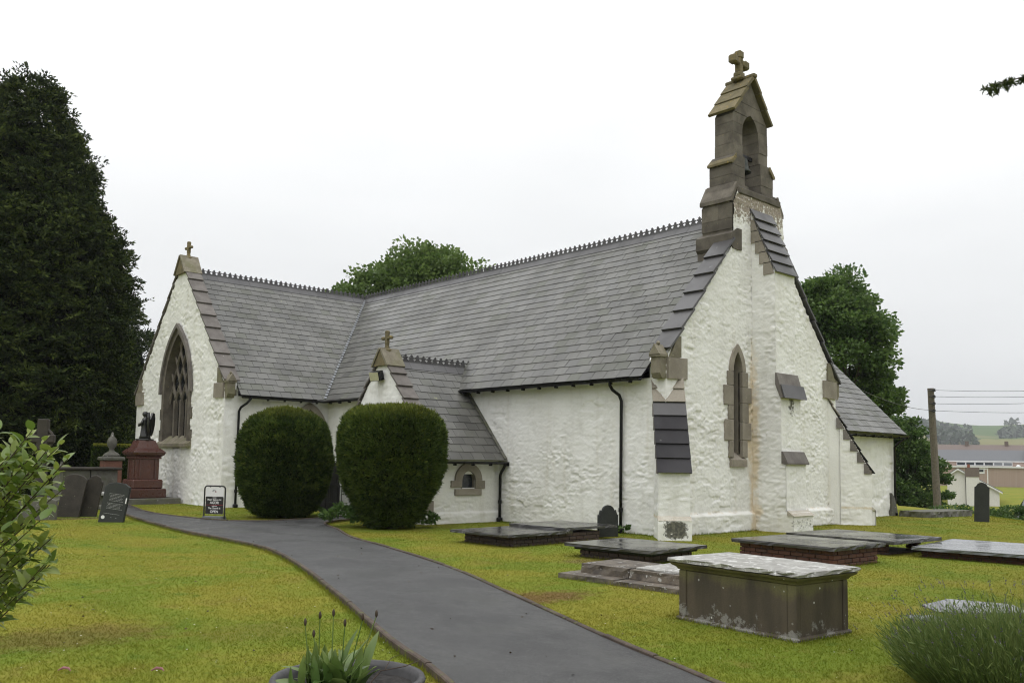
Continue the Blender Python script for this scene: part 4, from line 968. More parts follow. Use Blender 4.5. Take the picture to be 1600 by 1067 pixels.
# --- gutters and downpipes
def gutter(p0, p1, outd, parent, r=.072):
    p0, p1 = Vector(p0), Vector(p1); t = (p1-p0).normalized(); o_ = Vector(outd); m = MB(); n = 8; vv = []
    for p in (p0, p1):
        for k in range(n+1):
            a = math.pi*k/n; vv.append(p+o_*(-math.cos(a)*r)+Vector((0, 0, -math.sin(a)*r)))
        for k in range(n, -1, -1):
            a = math.pi*k/n; vv.append(p+o_*(-math.cos(a)*r*.86)+Vector((0, 0, -math.sin(a)*r*.86)))
    q = 2*(n+1); ff = [(i, (i+1) % q, q+(i+1) % q, q+i) for i in range(q)]+[tuple(range(q)), tuple(range(2*q-1, q-1, -1))]
    m.add(vv, ff); g_ = m.build('gutter', 'black_paint', parent)
    L = (p1-p0).length; k = 0.3
    while k < L:
        MB().box(*sorted(((p0+t*k).x-.012-abs(o_.x)*.05, (p0+t*k).x+.012+abs(o_.x)*.05)), *sorted(((p0+t*k).y-.012-abs(o_.y)*.05, (p0+t*k).y+.012+abs(o_.y)*.05)), p0.z-.115, p0.z-.05).build('bracket', 'black_paint', g_); k += .62
    return g_
def downpipe(pts, parent, shoe=True):
    d = MB().tube(pts, .040, 10).build('downpipe', 'black_paint', parent, True)
    top, bot = Vector(pts[-2]), Vector(pts[-1])
    zz = [.55, 1.7]
    for z in zz:
        p = Vector(pts[-1]); p.z = z
        if z < Vector(pts[-2]).z: MB().lathe([(.05, -.05), (.056, -.045), (.056, .045), (.05, .05)], 10, p).build('collar', 'black_paint', d)
    MB().box(bot.x-.07, bot.x+.07, bot.y-.07, bot.y+.07, 0.0, .12, .02).build('shoe', 'black_paint', d)
    return d
gx_ = E0-.05
gutter((gx_, .48, EZ-.055), (gx_, QC-.62, EZ-.055), (-1, 0, 0), church)
gutter((gx_, QC+.66, EZ-.055), (gx_, VY+.02, EZ-.055), (-1, 0, 0), church)
gutter((TX+.46, VY-.05, EZ-.055), (E0-.1, VY-.05, EZ-.055), (0, -1, 0), church)
gutter((QX+.40, QY0-.38, QE-.065), (-.03, QY0-.38, QE-.065), (0, -1, 0), church)
gutter((W+1.0, VYW-.39, VE-.10), (VX1+.26, VYW-.39, VE-.10), (0, -1, 0), church)
downpipe([(gx_, 1.42, EZ-.1), (gx_, 1.42, EZ-.19), (gx_+.06, 1.39, EZ-.30), (-.12, 1.32, EZ-.42), (-.085, 1.28, EZ-.56), (-.085, 1.28, 1.5), (-.085, 1.28, .02)], church)
downpipe([(TX+.72, VY-.05, EZ-.1), (TX+.72, VY-.05, EZ-.18), (TX+.66, VY+.02, EZ-.28), (TX+.52, TY0-.14, EZ-.42), (TX+.48, TY0-.085, EZ-.55), (TX+.48, TY0-.085, 1.5), (TX+.48, TY0-.085, .02)], church)
downpipe([(-.14, QY0-.38, QE-.1), (-.14, QY0-.38, QE-.16), (-.13, QY0-.33, QE-.24), (-.10, QY0-.20, QE-.34), (-.09, QY0-.14, QE-.44), (-.09, QY0-.14, .9), (-.09, QY0-.14, .03)], church)
downpipe([(VX1-.02, VYW-.39, VE-.15), (VX1-.02, VYW-.39, VE-.22), (VX1-.10, VYW-.25, VE-.34), (VX1-.14, VYW-.10, VE-.5), (VX1-.14, VYW-.09, 1.2), (VX1-.14, VYW-.09, .0)], church)

# ================================================================== TOMBS AND STONES
BR = {}
def brick_mesh(mat):
    if mat not in BR: BR[mat] = [MB().box(-.108, .108, -.051, .051, 0, .066, b).mesh('brick', mat) for b in (.006, .010)]
    return BR[mat]
def brick_ring(parent, x0, x1, y0, y1, courses, mat, sides='xXyY', z0=-.02, gap=.0):
    """laid bricks round a plinth; every brick an object"""
    rg = random.Random(int(abs(x0*100))+int(abs(y0*77))+courses)
    for c in range(courses):
        z = z0+c*.076
        def run(a0, a1, fixed, ax, inward):
            L = a1-a0; n = max(1, round(L/.228)); st = L/n; off = (c % 2)*st*.5
            k = 0; a = a0-off
            while a < a1-.03:
                l0 = max(a, a0); l1 = min(a+st, a1)
                if l1-l0 > .05:
                    o = link('brick', brick_mesh(mat)[rg.randrange(2)], parent); cc = (l0+l1)/2; s_ = (l1-l0-.012)/.216; j = rg.uniform(-.008, .006)
                    if ax == 'x': o.location = (cc, fixed+inward*(.051+j), z); o.scale = (s_, 1, 1)
                    else: o.location = (fixed+inward*(.051+j), cc, z); o.rotation_euler = (0, 0, math.pi/2); o.scale = (s_, 1, 1)
                    o.rotation_euler.z += rg.gauss(0, .012)
                a += st
        if 'y' in sides: run(x0, x1, y0, 'x', 1)
        if 'Y' in sides: run(x0, x1, y1, 'x', -1)
        if 'x' in sides: run(y0+.105, y1-.105, x0, 'y', 1)
        if 'X' in sides: run(y0+.105, y1-.105, x1, 'y', -1)
    MB().box(x0+.03, x1-.03, y0+.03, y1-.03, -.05, z0+courses*.076-.006).build('mortar_bed', 'mortar', parent)
TG = 'tombs on the lawn by the church'
# chest tomb in the foreground
t = tag(empty('chest_tomb', (-8.05, -7.50, 0), R(-5)), 'brown stone chest tomb with pale lichened top slab, nearest to the viewer', 'tomb', TG)
MB().box(-.40, .40, -.70, .70, -.05, .54).build('core', 'chest_side', t)
MB().box(-.435, -.40, -.64, .64, .02, .535, .006).build('side_panel', 'chest_side', t); MB().box(.40, .435, -.64, .64, .02, .535, .006).build('side_panel', 'chest_side', t)
MB().box(-.36, .36, -.735, -.70, .02, .535, .006).build('end_panel', 'chest_side', t); MB().box(-.36, .36, .70, .735, .02, .535, .006).build('end_panel', 'chest_side', t)
for sx_ in (-1, 1):
    for sy_ in (-1, 1):
        a = sorted((sx_*.365, sx_*.447)); b = sorted((sy_*.645, sy_*.747)); MB().box(*a, *b, 0.0, .537, .01).build('corner_post', 'chest_side', t)
MB().box(-.475, .475, -.775, .775, -.05, .035, .015).build('plinth', 'chest_side', t)
m = MB()
for (z, e) in ((.540, .03), (.565, .045), (.59, .085), (.612, .10)):
    x, y = .42+e, .72+e; m.v += [(-x, -y, z), (x, -y, z), (x, y, z), (-x, y, z)]
for k in range(3): m.f += [(k*4+i, k*4+(i+1) % 4, (k+1)*4+(i+1) % 4, (k+1)*4+i) for i in range(4)]
m.f += [(3, 2, 1, 0), (12, 13, 14, 15)]; m.build('cornice', 'chest_side', t)
rough_slab('top_slab', -.535, .535, -.845, .845, .622, .668, 'lichen_top', t, amp=.012, seed=5, ragged=.06)
# double ledger tomb near the porch
t = tag(empty('ledger_tomb', (-3.3, .95, 0), R(3)), 'wide low tomb with two overlapping wet slate slabs near the porch downpipe', 'tomb', TG)
brick_ring(t, -1.35, 1.35, -.72, .70, 3, 'old_brick')
rough_slab('slab', -1.62, .30, -.86, .84, .205, .262, 'wet_slate', t, seed=7, ragged=.02)
rough_slab('slab', .12, 1.86, -.80, .86, .262, .318, 'wet_slate', t, seed=8, ragged=.02)
# small dark ledger behind the steps
t = tag(empty('ledger_tomb', (-4.02, -2.42, 0), R(4)), 'low tomb with moulded wet dark slab in front of the shaped headstone', 'tomb', TG)
brick_ring(t, -.66, .66, -.78, .72, 2, 'old_brick')
m = MB().box(-.74, .74, -.86, .80, .135, .19, .02); m.build('plinth', 'dark_headstone', t)
rough_slab('slab', -.86, .86, -.98, .92, .19, .248, 'wet_slate', t, seed=9, ragged=.015)
# stepped grave of broken blocks
t = tag(empty('stepped_grave', (-6.4, -4.85, 0), R(3)), 'stepped grave kerb of broken lichened blocks behind the chest tomb', 'grave', TG)
rough_slab('step', -.62, .62, .32, 1.36, -.04, .075, 'step_stone', t, seed=11, ragged=.03)
rough_slab('step', -.64, .62, -1.40, .31, -.05, .068, 'step_stone', t, seed=12, ragged=.03)
rough_slab('upper_block', -.34, .55, .28, 1.16, .076, .215, 'step_stone', t, amp=.016, seed=13, ragged=.05)
b = rough_slab('upper_block', -.36, .55, -1.25, .25, .072, .205, 'step_stone', t, amp=.016, seed=14, ragged=.05)
rough_slab('top_slab', -.28, .58, -1.2, .20, .206, .236, 'lichen_top', t, seed=15, ragged=.02)
# red brick tomb
t = tag(empty('brick_tomb', (-1.72, -4.46, 0), R(-3)), 'red brick box tomb with dark slate slab, right of the chest tomb top', 'tomb', TG)
brick_ring(t, -.70, .72, -.98, .90, 4, 'tomb_brick')
rough_slab('slab', -.84, .86, -1.06, .98, .283, .352, 'wet_slate', t, seed=17, ragged=.015)
# slab on brick piers
t = tag(empty('table_tomb', (1.22, -4.1, 0), R(-3)), 'dark slab raised on short brick piers near the corner buttress', 'tomb', TG)
for (x, y) in ((-.62, -.72), (.55, -.78), (-.62, .72), (.55, .72)):
    for c in range(3):
        for q in (0, 1):
            o = link('brick', brick_mesh('tomb_brick')[q], t); o.location = (x+(0 if c % 2 else (q-.5)*.112), y+((q-.5)*.112 if c % 2 else 0), -.01+c*.076); o.rotation_euler = (0, 0, 0 if c % 2 else math.pi/2)
brick_ring(t, -.75, .75, -.90, .90, 1, 'old_brick', z0=-.04)
rough_slab('slab', -.95, 1.0, -1.15, 1.18, .222, .292, 'wet_slate', t, seed=19, ragged=.012)
# pale wet ledger at the right edge
t = tag(empty('ledger_tomb', (1.95, -6.35, 0), R(6)), 'low brick tomb with pale wet shining slab at the right edge', 'tomb', TG)
brick_ring(t, -1.15, 1.15, -1.1, .98, 2, 'tomb_brick')
rough_slab('slab', -1.36, 1.3, -1.35, 1.10, .135, .198, 'wet_ledger', t, seed=21, ragged=.03)
# flat stones set in the grass
def flat_stone(pts, label, z=.014):
    m = MB(); n = len(pts); m.prism(pts, 'z', -.05, z); o = m.build('grave_slab', 'wet_ledger'); return tag(o, label, 'slab', TG)
flat_stone([(-5.66, -8.36), (-5.30, -8.02), (-4.50, -8.02), (-4.30, -8.70), (-4.80, -9.05), (-5.30, -8.75)], 'large wet slab set flush in the grass behind the lavender')
flat_stone([(-6.42, -8.36), (-6.18, -8.24), (-5.95, -8.40), (-6.05, -8.75), (-6.35, -8.62)], 'small wet stone set flush in the grass left of the lavender')
# rough slab by the vestry
t = tag(empty('rough_slab', (15.1, .15, 0), R(-8)), 'rough grey stone slab lying in the grass beyond the vestry', 'slab', TG)
rough_slab('slab', -1.35, 1.55, -.55, .45, -.05, .20, 'grey_stone', t, amp=.05, seed=23, ragged=.06)
MB().prism([(-1.5, 0), (-1.12, 0), (-1.14, .22), (-1.28, .62), (-1.45, .78)], 'y', .62, .74).build('broken_stone', 'grey_stone', t)
HG = 'headstones in the churchyard'
def headstone(loc, rz, w_, h_, th, top, mat, label, tilt=(0, 0), name='headstone'):
    t = empty(name, loc, rz); tag(t, label, 'headstone', HG); t.rotation_euler = (tilt[0], tilt[1], rz)
    a = w_/2
    if top == 'shoulder':
        pts = [(-a, -.15), (a, -.15), (a, h_-.20*w_/.5)]+[(a-.03, h_-.19*w_/.5)]+[(a*.78, h_-.10*w_/.5), (a*.70, h_-.11*w_/.5)]+[(a*.62*math.cos(q), h_-.13*w_/.5+.13*w_/.5*math.sin(q)) for q in np.linspace(.12, math.pi-.12, 9)]+[(-a*.70, h_-.11*w_/.5), (-a*.78, h_-.10*w_/.5), (-a+.03, h_-.19*w_/.5), (-a, h_-.20*w_/.5)]
    elif top == 'round': pts = [(-a, -.15), (a, -.15)]+[(a*math.cos(q), h_-a*.55+a*.55*math.sin(q)) for q in np.linspace(0, math.pi, 13)]
    elif top == 'peak': pts = [(-a, -.15), (a, -.15), (a, h_-a*.75), (a*.78, h_-a*.62), (a*.55, h_-a*.22), (0, h_), (-a*.55, h_-a*.22), (-a*.78, h_-a*.62), (-a, h_-a*.75)]
    else: pts = [(-a, -.15), (a, -.15), (a, h_-.09), (a*.55, h_-.01), (-a*.2, h_), (-a*.75, h_-.05), (-a, h_-.14)]
    ins = [(x*(1-.012/a), z-(.012 if z > 0 else 0)) for x, z in pts]; n = len(pts); vv = []
    for y, P in ((-th/2, ins), (-th/2+.012, pts), (th/2-.012, pts), (th/2, ins)): vv += [(x, y, z) for x, z in P]
    ff = [tuple(range(n)), tuple(range(4*n-1, 3*n-1, -1))]
    for k in range(3): ff += [(k*n+i, k*n+(i+1) % n, (k+1)*n+(i+1) % n, (k+1)*n+i) for i in range(n)]
    MB().add(vv, ff).build('stone', mat, t); return t
headstone((-1.16, .74, 0), R(-12), .56, .72, .06, 'shoulder', 'dark_headstone', 'small dark slate headstone with shaped shoulders against the white nave wall')
headstone((13.36, -2.05, 0), R(-78), .42, 1.24, .10, 'peak', 'dark_headstone', 'tall narrow dark headstone with a peaked top at the far right', (0, R(1.5)))
d = headstone((-8.82, 10.5, 0), R(-42), .62, 1.0, .11, 'chip', 'dark_headstone', 'black slate headstone with pale inscription leaning beside the path', (R(-5), R(7)))
ins = MB(); rg = random.Random(4)
for (z, x0, x1) in [(.70-.035*k, -.17, .23) for k in range(6)]+[(.46-.033*k, -.18, .23) for k in range(5)]+[(.20, -.22, .22), (.11, -.06, .02), (.11, .08, .22)]:
    x = x0+rg.uniform(0, .04); e = x1-rg.uniform(0, .08)
    while x < e:
        l_ = rg.uniform(.012, .05); ins.box(x, min(x+l_, e), -.060, -.053, z, z+.010); x += l_+.012
ins.build('inscription', 'carved_line', d)
MB().lathe([(.045, 0), (.045, .004), (.028, .004), (.028, .006)], 16).xf(Matrix.Translation((-.21, -.055, .10)) @ Matrix.Rotation(R(90), 4, 'X')).build('badge', 'sign_white', d)
MB().box(.27, .298, -.062, -.053, .50, .64).build('label', 'sign_white', d)
headstone((-9.18, 12.85, 0), R(-35), .58, 1.16, .10, 'round', 'leaning_stone', 'tall brown round topped headstone leaning left, behind the leafy shrub', (R(-3), R(9)))
headstone((-8.66, 12.86, 0), R(-30), .42, 1.14, .09, 'peak', 'leaning_stone', 'narrow pointed headstone leaning right, beside the black inscribed one', (R(2), R(9)))
headstone((-10.1, 12.2, 0), R(-32), .95, .58, .12, 'chip', 'grey_stone', 'low pale grey headstone behind the leafy shrub', (0, 0))
# stone cross standing behind the shrub
t = tag(empty('cross_headstone', (-9.72, 13.5, 0), R(-32)), 'tall grey stone cross with a ringed head behind the leafy shrub', 'headstone', HG)
MB().box(-.42, .42, -.3, .3, -.05, .28, .03).build('base', 'leaning_stone', t); MB().box(-.30, .30, -.2, .2, .28, .55, .03).build('base', 'leaning_stone', t)
c = MB(); c.box(-.14, .14, -.09, .09, .55, 2.62, .02); c.box(-.30, .30, -.085, .085, 1.98, 2.20, .02); c.build('cross', 'leaning_stone', t)
c = MB(); n = 20
ring_ = [(  .25*math.cos(2*math.pi*k/n), 0, 2.085+.25*math.sin(2*math.pi*k/n)) for k in range(n+1)]; c.tube(ring_, .05, 6).build('ring', 'leaning_stone', t)
# angel memorial
t = tag(empty('angel_memorial', (-5.05, 19.0, 0)), 'dark angel statue on a polished red granite pedestal beside the gable', 'memorial')
MB().box(-1.05, 1.05, -.85, .75, -.05, .20, .02).build('kerb', 'grey_stone', t)
for (s_, z0, z1, bv) in ((.62, .20, .52, .03), (.52, .52, .84, .04), (.40, .84, 1.56, .01), (.46, 1.56, 1.62, .015)): MB().box(-s_, s_, -s_, s_, z0, z1, bv).build('pedestal_block', 'red_granite', t)
m = MB()
for (z, s_) in ((1.62, .42), (1.70, .53), (1.78, .56), (1.82, .54), (1.93, .40)): m.v += [(-s_, -s_, z), (s_, -s_, z), (s_, s_, z), (-s_, s_, z)]
for k in range(4): m.f += [(k*4+i, k*4+(i+1) % 4, (k+1)*4+(i+1) % 4, (k+1)*4+i) for i in range(4)]
m.f += [(3, 2, 1, 0), (16, 17, 18, 19)]; m.build('cornice', 'red_granite', t)
m = MB(); m.add([(-.38, -.38, 1.93), (.38, -.38, 1.93), (.38, .38, 1.93), (-.38, .38, 1.93), (-.28, -.28, 2.20), (.28, -.28, 2.20), (.28, .28, 2.20), (-.28, .28, 2.20)], SF).build('cap', 'red_granite', t)
for sx_, yy in ((-.405, 0),):
    for y in (-.26, .26): MB().tube([(-.41, y, .88), (-.41, y, 1.52)], .035, 8).build('colonnette', 'red_granite', t)
for x in (-.26, .26): MB().tube([(x, -.41, .88), (x, -.41, 1.52)], .035, 8).build('colonnette', 'red_granite', t)
st = empty('statue'); st.parent = t; st.location = (0, 0, 2.20); st.rotation_euler = (0, 0, R(52)); st.scale = (1.15, 1.15, 1.12)
MB().box(-.24, .24, -.20, .20, 0, .05, .01).build('base', 'bronze', st)
body = MB(); n = 14
for z, rx, ry, oy in ((.05, .20, .17, 0), (.15, .165, .145, 0), (.32, .135, .12, .0), (.48, .125, .105, .0), (.60, .15, .105, .0), (.68, .14, .09, 0), (.72, .06, .055, .0), (.75, .05, .05, .01), (.78, .07, .075, .015), (.84, .078, .085, .02), (.89, .06, .065, .015), (.915, .02, .02, .01)):
    for k in range(n):
        a = 2*math.pi*k/n; f = 1+.06*math.sin(5*a+z*9)*(z < .5); body.v.append((rx*f*math.cos(a), oy+ry*f*math.sin(a), z))
for i in range(11): body.f += [(i*n+k, i*n+(k+1) % n, (i+1)*n+(k+1) % n, (i+1)*n+k) for k in range(n)]
body.f += [tuple(range(n-1, -1, -1)), tuple(11*n+k for k in range(n))]
b0 = len(body.v)
for sg in (-1, 1): body.tube([(sg*.13, .02, .64), (sg*.17, .06, .52), (sg*.12, .15, .46), (sg*.03, .17, .52)], [.045, .045, .035, .03], 8)
body.build('body', 'bronze', st, True)
for sg in (-1, 1):
    wp = [(.03, .66), (.16, .88), (.25, .86), (.29, .72), (.28, .50), (.22, .28), (.13, .14), (.09, .30), (.05, .48)]; m = MB()
    vv = [(sg*x, -.09-.05*x/.3, z) for x, z in wp]+[(sg*x, -.14-.06*x/.3, z) for x, z in wp]; q = len(wp)
    m.add(vv, [tuple(range(q)), tuple(range(2*q-1, q-1, -1))]+[(i, (i+1) % q, q+(i+1) % q, q+i) for i in range(q)]).build('wing', 'bronze', st)
# stones behind the angel: box tomb, red pedestal with urn, low table tomb
t = tag(empty('box_tomb', (-6.25, 21.3, 0), R(4)), 'tall grey stone box tomb under the dark trees left of the angel', 'tomb', TG)
for x0, x1 in ((-.95, -.02), (.02, .95)): MB().box(x0, x1, -.45, .45, 0, 1.12, .01).build('side_panel', 'grey_stone', t)
MB().box(-1.08, 1.08, -.56, .56, 1.12, 1.22, .03).build('top_slab', 'leaning_stone', t); MB().box(-1.05, 1.05, -.53, .53, -.05, .12, .02).build('plinth', 'grey_stone', t)
MB().lathe([(.10, 0), (.05, .10), (.03, .2)], 8, (-.85, 0, 1.22)).build('finial', 'grey_stone', t)
t = tag(empty('urn_memorial', (-4.85, 23.0, 0)), 'red sandstone pedestal topped with a pale stone urn behind the angel', 'memorial')
MB().box(-.32, .32, -.32, .32, -.05, 1.45, .02).build('pedestal', 'red_sandstone', t); MB().box(-.40, .40, -.40, .40, 1.45, 1.60, .04).build('cap', 'grey_stone', t)
MB().lathe([(.34, 1.60), (.26, 1.72), (.10, 1.82), (.09, 1.9), (.16, 2.02), (.19, 2.16), (.15, 2.30), (.07, 2.38), (.06, 2.45), (.02, 2.55)], 14).build('urn', 'grey_stone', t, True)
t = tag(empty('table_tomb', (-7.35, 16.6, 0), R(-8)), 'low grey table tomb with pale slab behind the black inscribed headstone', 'tomb', TG)
MB().box(-.55, .55, -.40, .40, 0, .42, .02).build('base', 'grey_stone', t); rough_slab('slab', -.68, .68, -.52, .52, .42, .50, 'lichen_top', t, seed=31, ragged=.02)
MB().box(-.2, .5, -.9, -.62, 0, .14, .03).build('foot_stone', 'grey_stone', t)

# ================================================================== SIGN, LIGHT, GATE
t = tag(empty('pavement_sign', (-6.38, 9.98, 0), R(-54)), 'black framed pavement sign reading OPEN on the grass by the path', 'sign')
SW_, SH = .60, .90
def rrect(a, z0, z1, r_, n=5):
    P = []
    for cx, cz, s0 in ((a-r_, z0+r_, -90), (a-r_, z1-r_, 0), (-a+r_, z1-r_, 90), (-a+r_, z0+r_, 180)):
        P += [(cx+r_*math.cos(R(s0+90*k/n)), cz+r_*math.sin(R(s0+90*k/n))) for k in range(n+1)]
    return P
pts = [(-SW_/2, .02)]+[p for p in rrect(SW_/2, -.2, SH, .07)[::-1] if p[1] > .05]+[(SW_/2, .02)]
pts = sorted(set(pts), key=lambda p: math.atan2(p[1]-.4, p[0])) if False else pts
fr = [(-SW_/2, 0, .02), (-SW_/2, 0, SH-.08)]+[(-SW_/2+.08-.08*math.cos(R(a)), 0, SH-.08+.08*math.sin(R(a))) for a in (20, 45, 70)]+[(-SW_/2+.08, 0, SH), (SW_/2-.08, 0, SH)]+[(SW_/2-.08+.08*math.sin(R(a)), 0, SH-.08+.08*math.cos(R(a))) for a in (20, 45, 70)]+[(SW_/2, 0, SH-.08), (SW_/2, 0, .02)]
MB().tube(fr, .020, 8).build('frame', 'sign_black', t)
MB().prism(rrect(.262, .16, SH-.03, .04), 'y', -.006, .006).build('panel', 'sign_white', t)
MB().prism(rrect(.258, .165, .62, .03), 'y', -.011, -.0065).build('message_panel', 'sign_black', t)
MB().box(-.258, .258, -.0135, -.0115, .395, .405).build('divider', 'sign_red', t)
MB().prism([(-.30, 0), (.30, 0), (.27, .10), (-.27, .10)], 'y', -.13, .13).build('base', 'sign_grey', t)
for x in (-.14, .14): MB().box(x-.012, x+.012, -.012, .012, SH-.035, SH-.002).build('hook', 'sign_black', t)
def words(txt, size, z, parent, mat='sign_white', y=-.0125):
    cu = bpy.data.curves.new('lettering', 'FONT'); cu.body = txt; cu.size = size; cu.align_x = 'CENTER'; cu.extrude = .0012; cu.offset = size*.022
    tmp = bpy.data.objects.new('lettering', cu); me = bpy.data.meshes.new_from_object(tmp); bpy.data.objects.remove(tmp)
    me.materials.clear(); me.materials.append(MT[mat]); o = link('lettering', me, parent); o.rotation_euler = (R(90), 0, 0); o.location = (0, y, z); return o
words('croeso', .040, .583, t); words("Mae'r Eglwys Ar", .062, .520, t); words('AGOR', .092, .430, t)
words('welcome', .040, .360, t); words('The Church Is', .062, .295, t); words('OPEN', .092, .195, t)
em = MB()
for a0, r_ in ((60, .045), (60, .030)):
    em.tube([(-.02+r_*math.cos(R(a)), -.0085, .745+1.3*r_*math.sin(R(a))) for a in range(0, 181, 20)], .004, 5)
em.build('emblem', 'sign_grey', t); em = MB().prism([(.012, .735), (.045, .735), (.038, .765), (.022, .772)], 'y', -.0095, -.0065); em.build('emblem', 'sign_red', t)
# floodlight on the porch gable
t = tag(empty('floodlight', (QX-.12, QC+.02, 3.98)), 'small floodlight with yellowed lens on the porch gable', 'floodlight')
Mfl = Matrix.Scale(1.1, 4) @ Matrix.Rotation(R(-72), 4, 'Z') @ Matrix.Rotation(R(16), 4, 'X')
MB().obox(Mfl, -.15, .15, -.16, .06, -.10, .14, .02).build('housing', 'black_paint', t); MB().obox(Mfl, -.135, .135, -.172, -.161, -.085, .125).build('lens', 'lamp_glass', t)
MB().tube([(0, .02, -.02), (.06, -.12, -.10), (.05, -.22, -.08)], .018, 6).build('arm', 'black_paint', t); MB().tube([(.045, .03, -.1), (.045, .02, -1.6)], .008, 5).build('cable', 'whitewash', t)
# black boarded gate in the gap left of the porch
t = tag(empty('boarded_gate', (-2.45, 10.05, 0), R(12)), 'black boarded timber gate in the gap between the clipped yews', 'gate')
for k in range(7): MB().box(-.02, .02, .02+k*.135, .02+k*.135+.128, .06, 1.62-.03*k, .004).build('board', 'dark_timber', t)
MB().box(-.05, -.02, .0, .96, 1.12, 1.20).build('rail', 'dark_timber', t); MB().box(-.05, -.02, .0, .96, .3, .38).build('rail', 'dark_timber', t)
MB().box(-.06, .06, -.10, 0, 0, 1.75).build('post', 'dark_timber', t)
t = tag(empty('iron_railing', (-3.25, 8.7, 0), R(90)), 'short black iron railing beside the porch behind the right clipped yew', 'railing')
for k in range(8): MB().tube([(.06+k*.12, 0, 0), (.06+k*.12, 0, .95)], .011, 6).build('bar', 'iron', t)
for z in (.12, .88): MB().box(0, 1.0, -.012, .012, z, z+.025).build('rail', 'iron', t)

# ================================================================== VEGETATION
def at(px, py, d):
    """a point of the place d metres along the view axis"""
    v = CAM+d*(fw+(px-800)/1375.0*r2+(610.72-py)/1375.0*u2); return Vector(v)
def unit(a): return a/np.maximum(np.linalg.norm(a, axis=1, keepdims=True), 1e-9)
def leaves(name, P, A, L, Wd, mat, parent, tip=None, seed=0, fold=.18, stuff=False, rnd=None):
    rg = np.random.default_rng(seed); n = len(P); A = unit(A); S = unit(np.cross(A, rg.normal(size=(n, 3)))); N = np.cross(A, S)
    L = np.broadcast_to(np.asarray(L, float), (n,))[:, None]; Wd = np.broadcast_to(np.asarray(Wd, float), (n,))[:, None]
    mid = P+A*L*.45-N*Wd*fold
    V = np.stack([P, mid+S*Wd*.5, P+A*L, mid-S*Wd*.5], 1); V[:, 1] += N*Wd*fold*1.2; V[:, 3] += N*Wd*fold*1.2
    b = np.arange(n)[:, None]*4; F = np.concatenate([b+np.array([[0, 1, 2]]), b+np.array([[0, 2, 3]])], 0)
    r_ = rg.random(n) if rnd is None else rnd
    at_ = {'rnd': np.repeat(r_, 4)}
    if tip is not None: at_['tip'] = np.repeat(np.broadcast_to(tip, (n,)), 4)
    o = link(name, mesh_np(name, V.reshape(-1, 3), F, mat, at_), parent)
    if stuff: o['kind'] = 'stuff'
    return o
def rand_dir(n, rg): return unit(rg.normal(size=(n, 3)))
# --- clipped yews
def clipped_yew(loc, prof, label, seed, rib, ns=34000):
    t = tag(empty('clipped_yew', loc), label, 'yew bush', 'clipped yews by the porch'); rg = np.random.default_rng(seed)
    zs = np.array([p[1] for p in prof]); rs = np.array([p[0] for p in prof])
    seg = np.hypot(np.diff(zs), np.diff(rs)); wgt = seg*(rs[:-1]+rs[1:]); k = rg.choice(len(seg), ns, p=wgt/wgt.sum()); f = rg.random(ns)
    r_ = rs[k]+(rs[k+1]-rs[k])*f; z = zs[k]+(zs[k+1]-zs[k])*f; a = rg.random(ns)*2*math.pi
    lump = .20*(fbm(a*5.0, z*rib, seed, 3)-.5)+.12*(fbm(a*17, z*rib*2.2, seed+3, 2)-.5)
    dep = rg.random(ns)**2*.10
    nr, nz = np.diff(zs)[k]/seg[k], -np.diff(rs)[k]/seg[k]
    rr = r_+(lump-dep)*np.abs(nr); zz = z+(lump-dep)*nz
    P = np.stack([rr*np.cos(a), rr*np.sin(a), zz], 1); Nn = np.stack([nr*np.cos(a), nr*np.sin(a), nz], 1)
    A = Nn*.75+np.array([0, 0, .65])+rg.normal(size=(ns, 3))*.38
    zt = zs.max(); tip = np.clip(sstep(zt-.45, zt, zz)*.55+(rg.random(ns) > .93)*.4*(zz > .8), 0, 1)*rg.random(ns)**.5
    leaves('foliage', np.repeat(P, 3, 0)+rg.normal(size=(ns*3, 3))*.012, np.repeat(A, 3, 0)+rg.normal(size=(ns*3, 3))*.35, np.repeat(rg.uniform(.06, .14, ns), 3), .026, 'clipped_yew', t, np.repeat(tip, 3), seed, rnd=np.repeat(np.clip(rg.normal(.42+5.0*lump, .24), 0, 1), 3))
    MB().lathe([(max(.05, r0-.20), min(z0, zt-.20)) for r0, z0 in prof], 28).build('dark_twig_core', 'yew_inner_shade', t, True)  # solid stand-in for the twig mass, inner shade painted into its colour
    MB().tube([(0, 0, -.1), (.03, 0, .3), (0, .02, .9)], [.13, .11, .08], 8).build('trunk', 'bark', t)
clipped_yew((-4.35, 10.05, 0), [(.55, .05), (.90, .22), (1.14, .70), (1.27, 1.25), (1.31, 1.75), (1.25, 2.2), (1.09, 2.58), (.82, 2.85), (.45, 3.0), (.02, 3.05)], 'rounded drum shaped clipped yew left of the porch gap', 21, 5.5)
clipped_yew((-3.98, 5.28, 0), [(.50, .05), (.62, .18), (.86, .55), (1.10, .95), (1.27, 1.45), (1.33, 1.95), (1.30, 2.35), (1.17, 2.66), (.93, 2.86), (.5, 2.95), (.02, 2.97)], 'flat topped clipped yew narrowing to its foot in front of the porch', 22, 1.3)
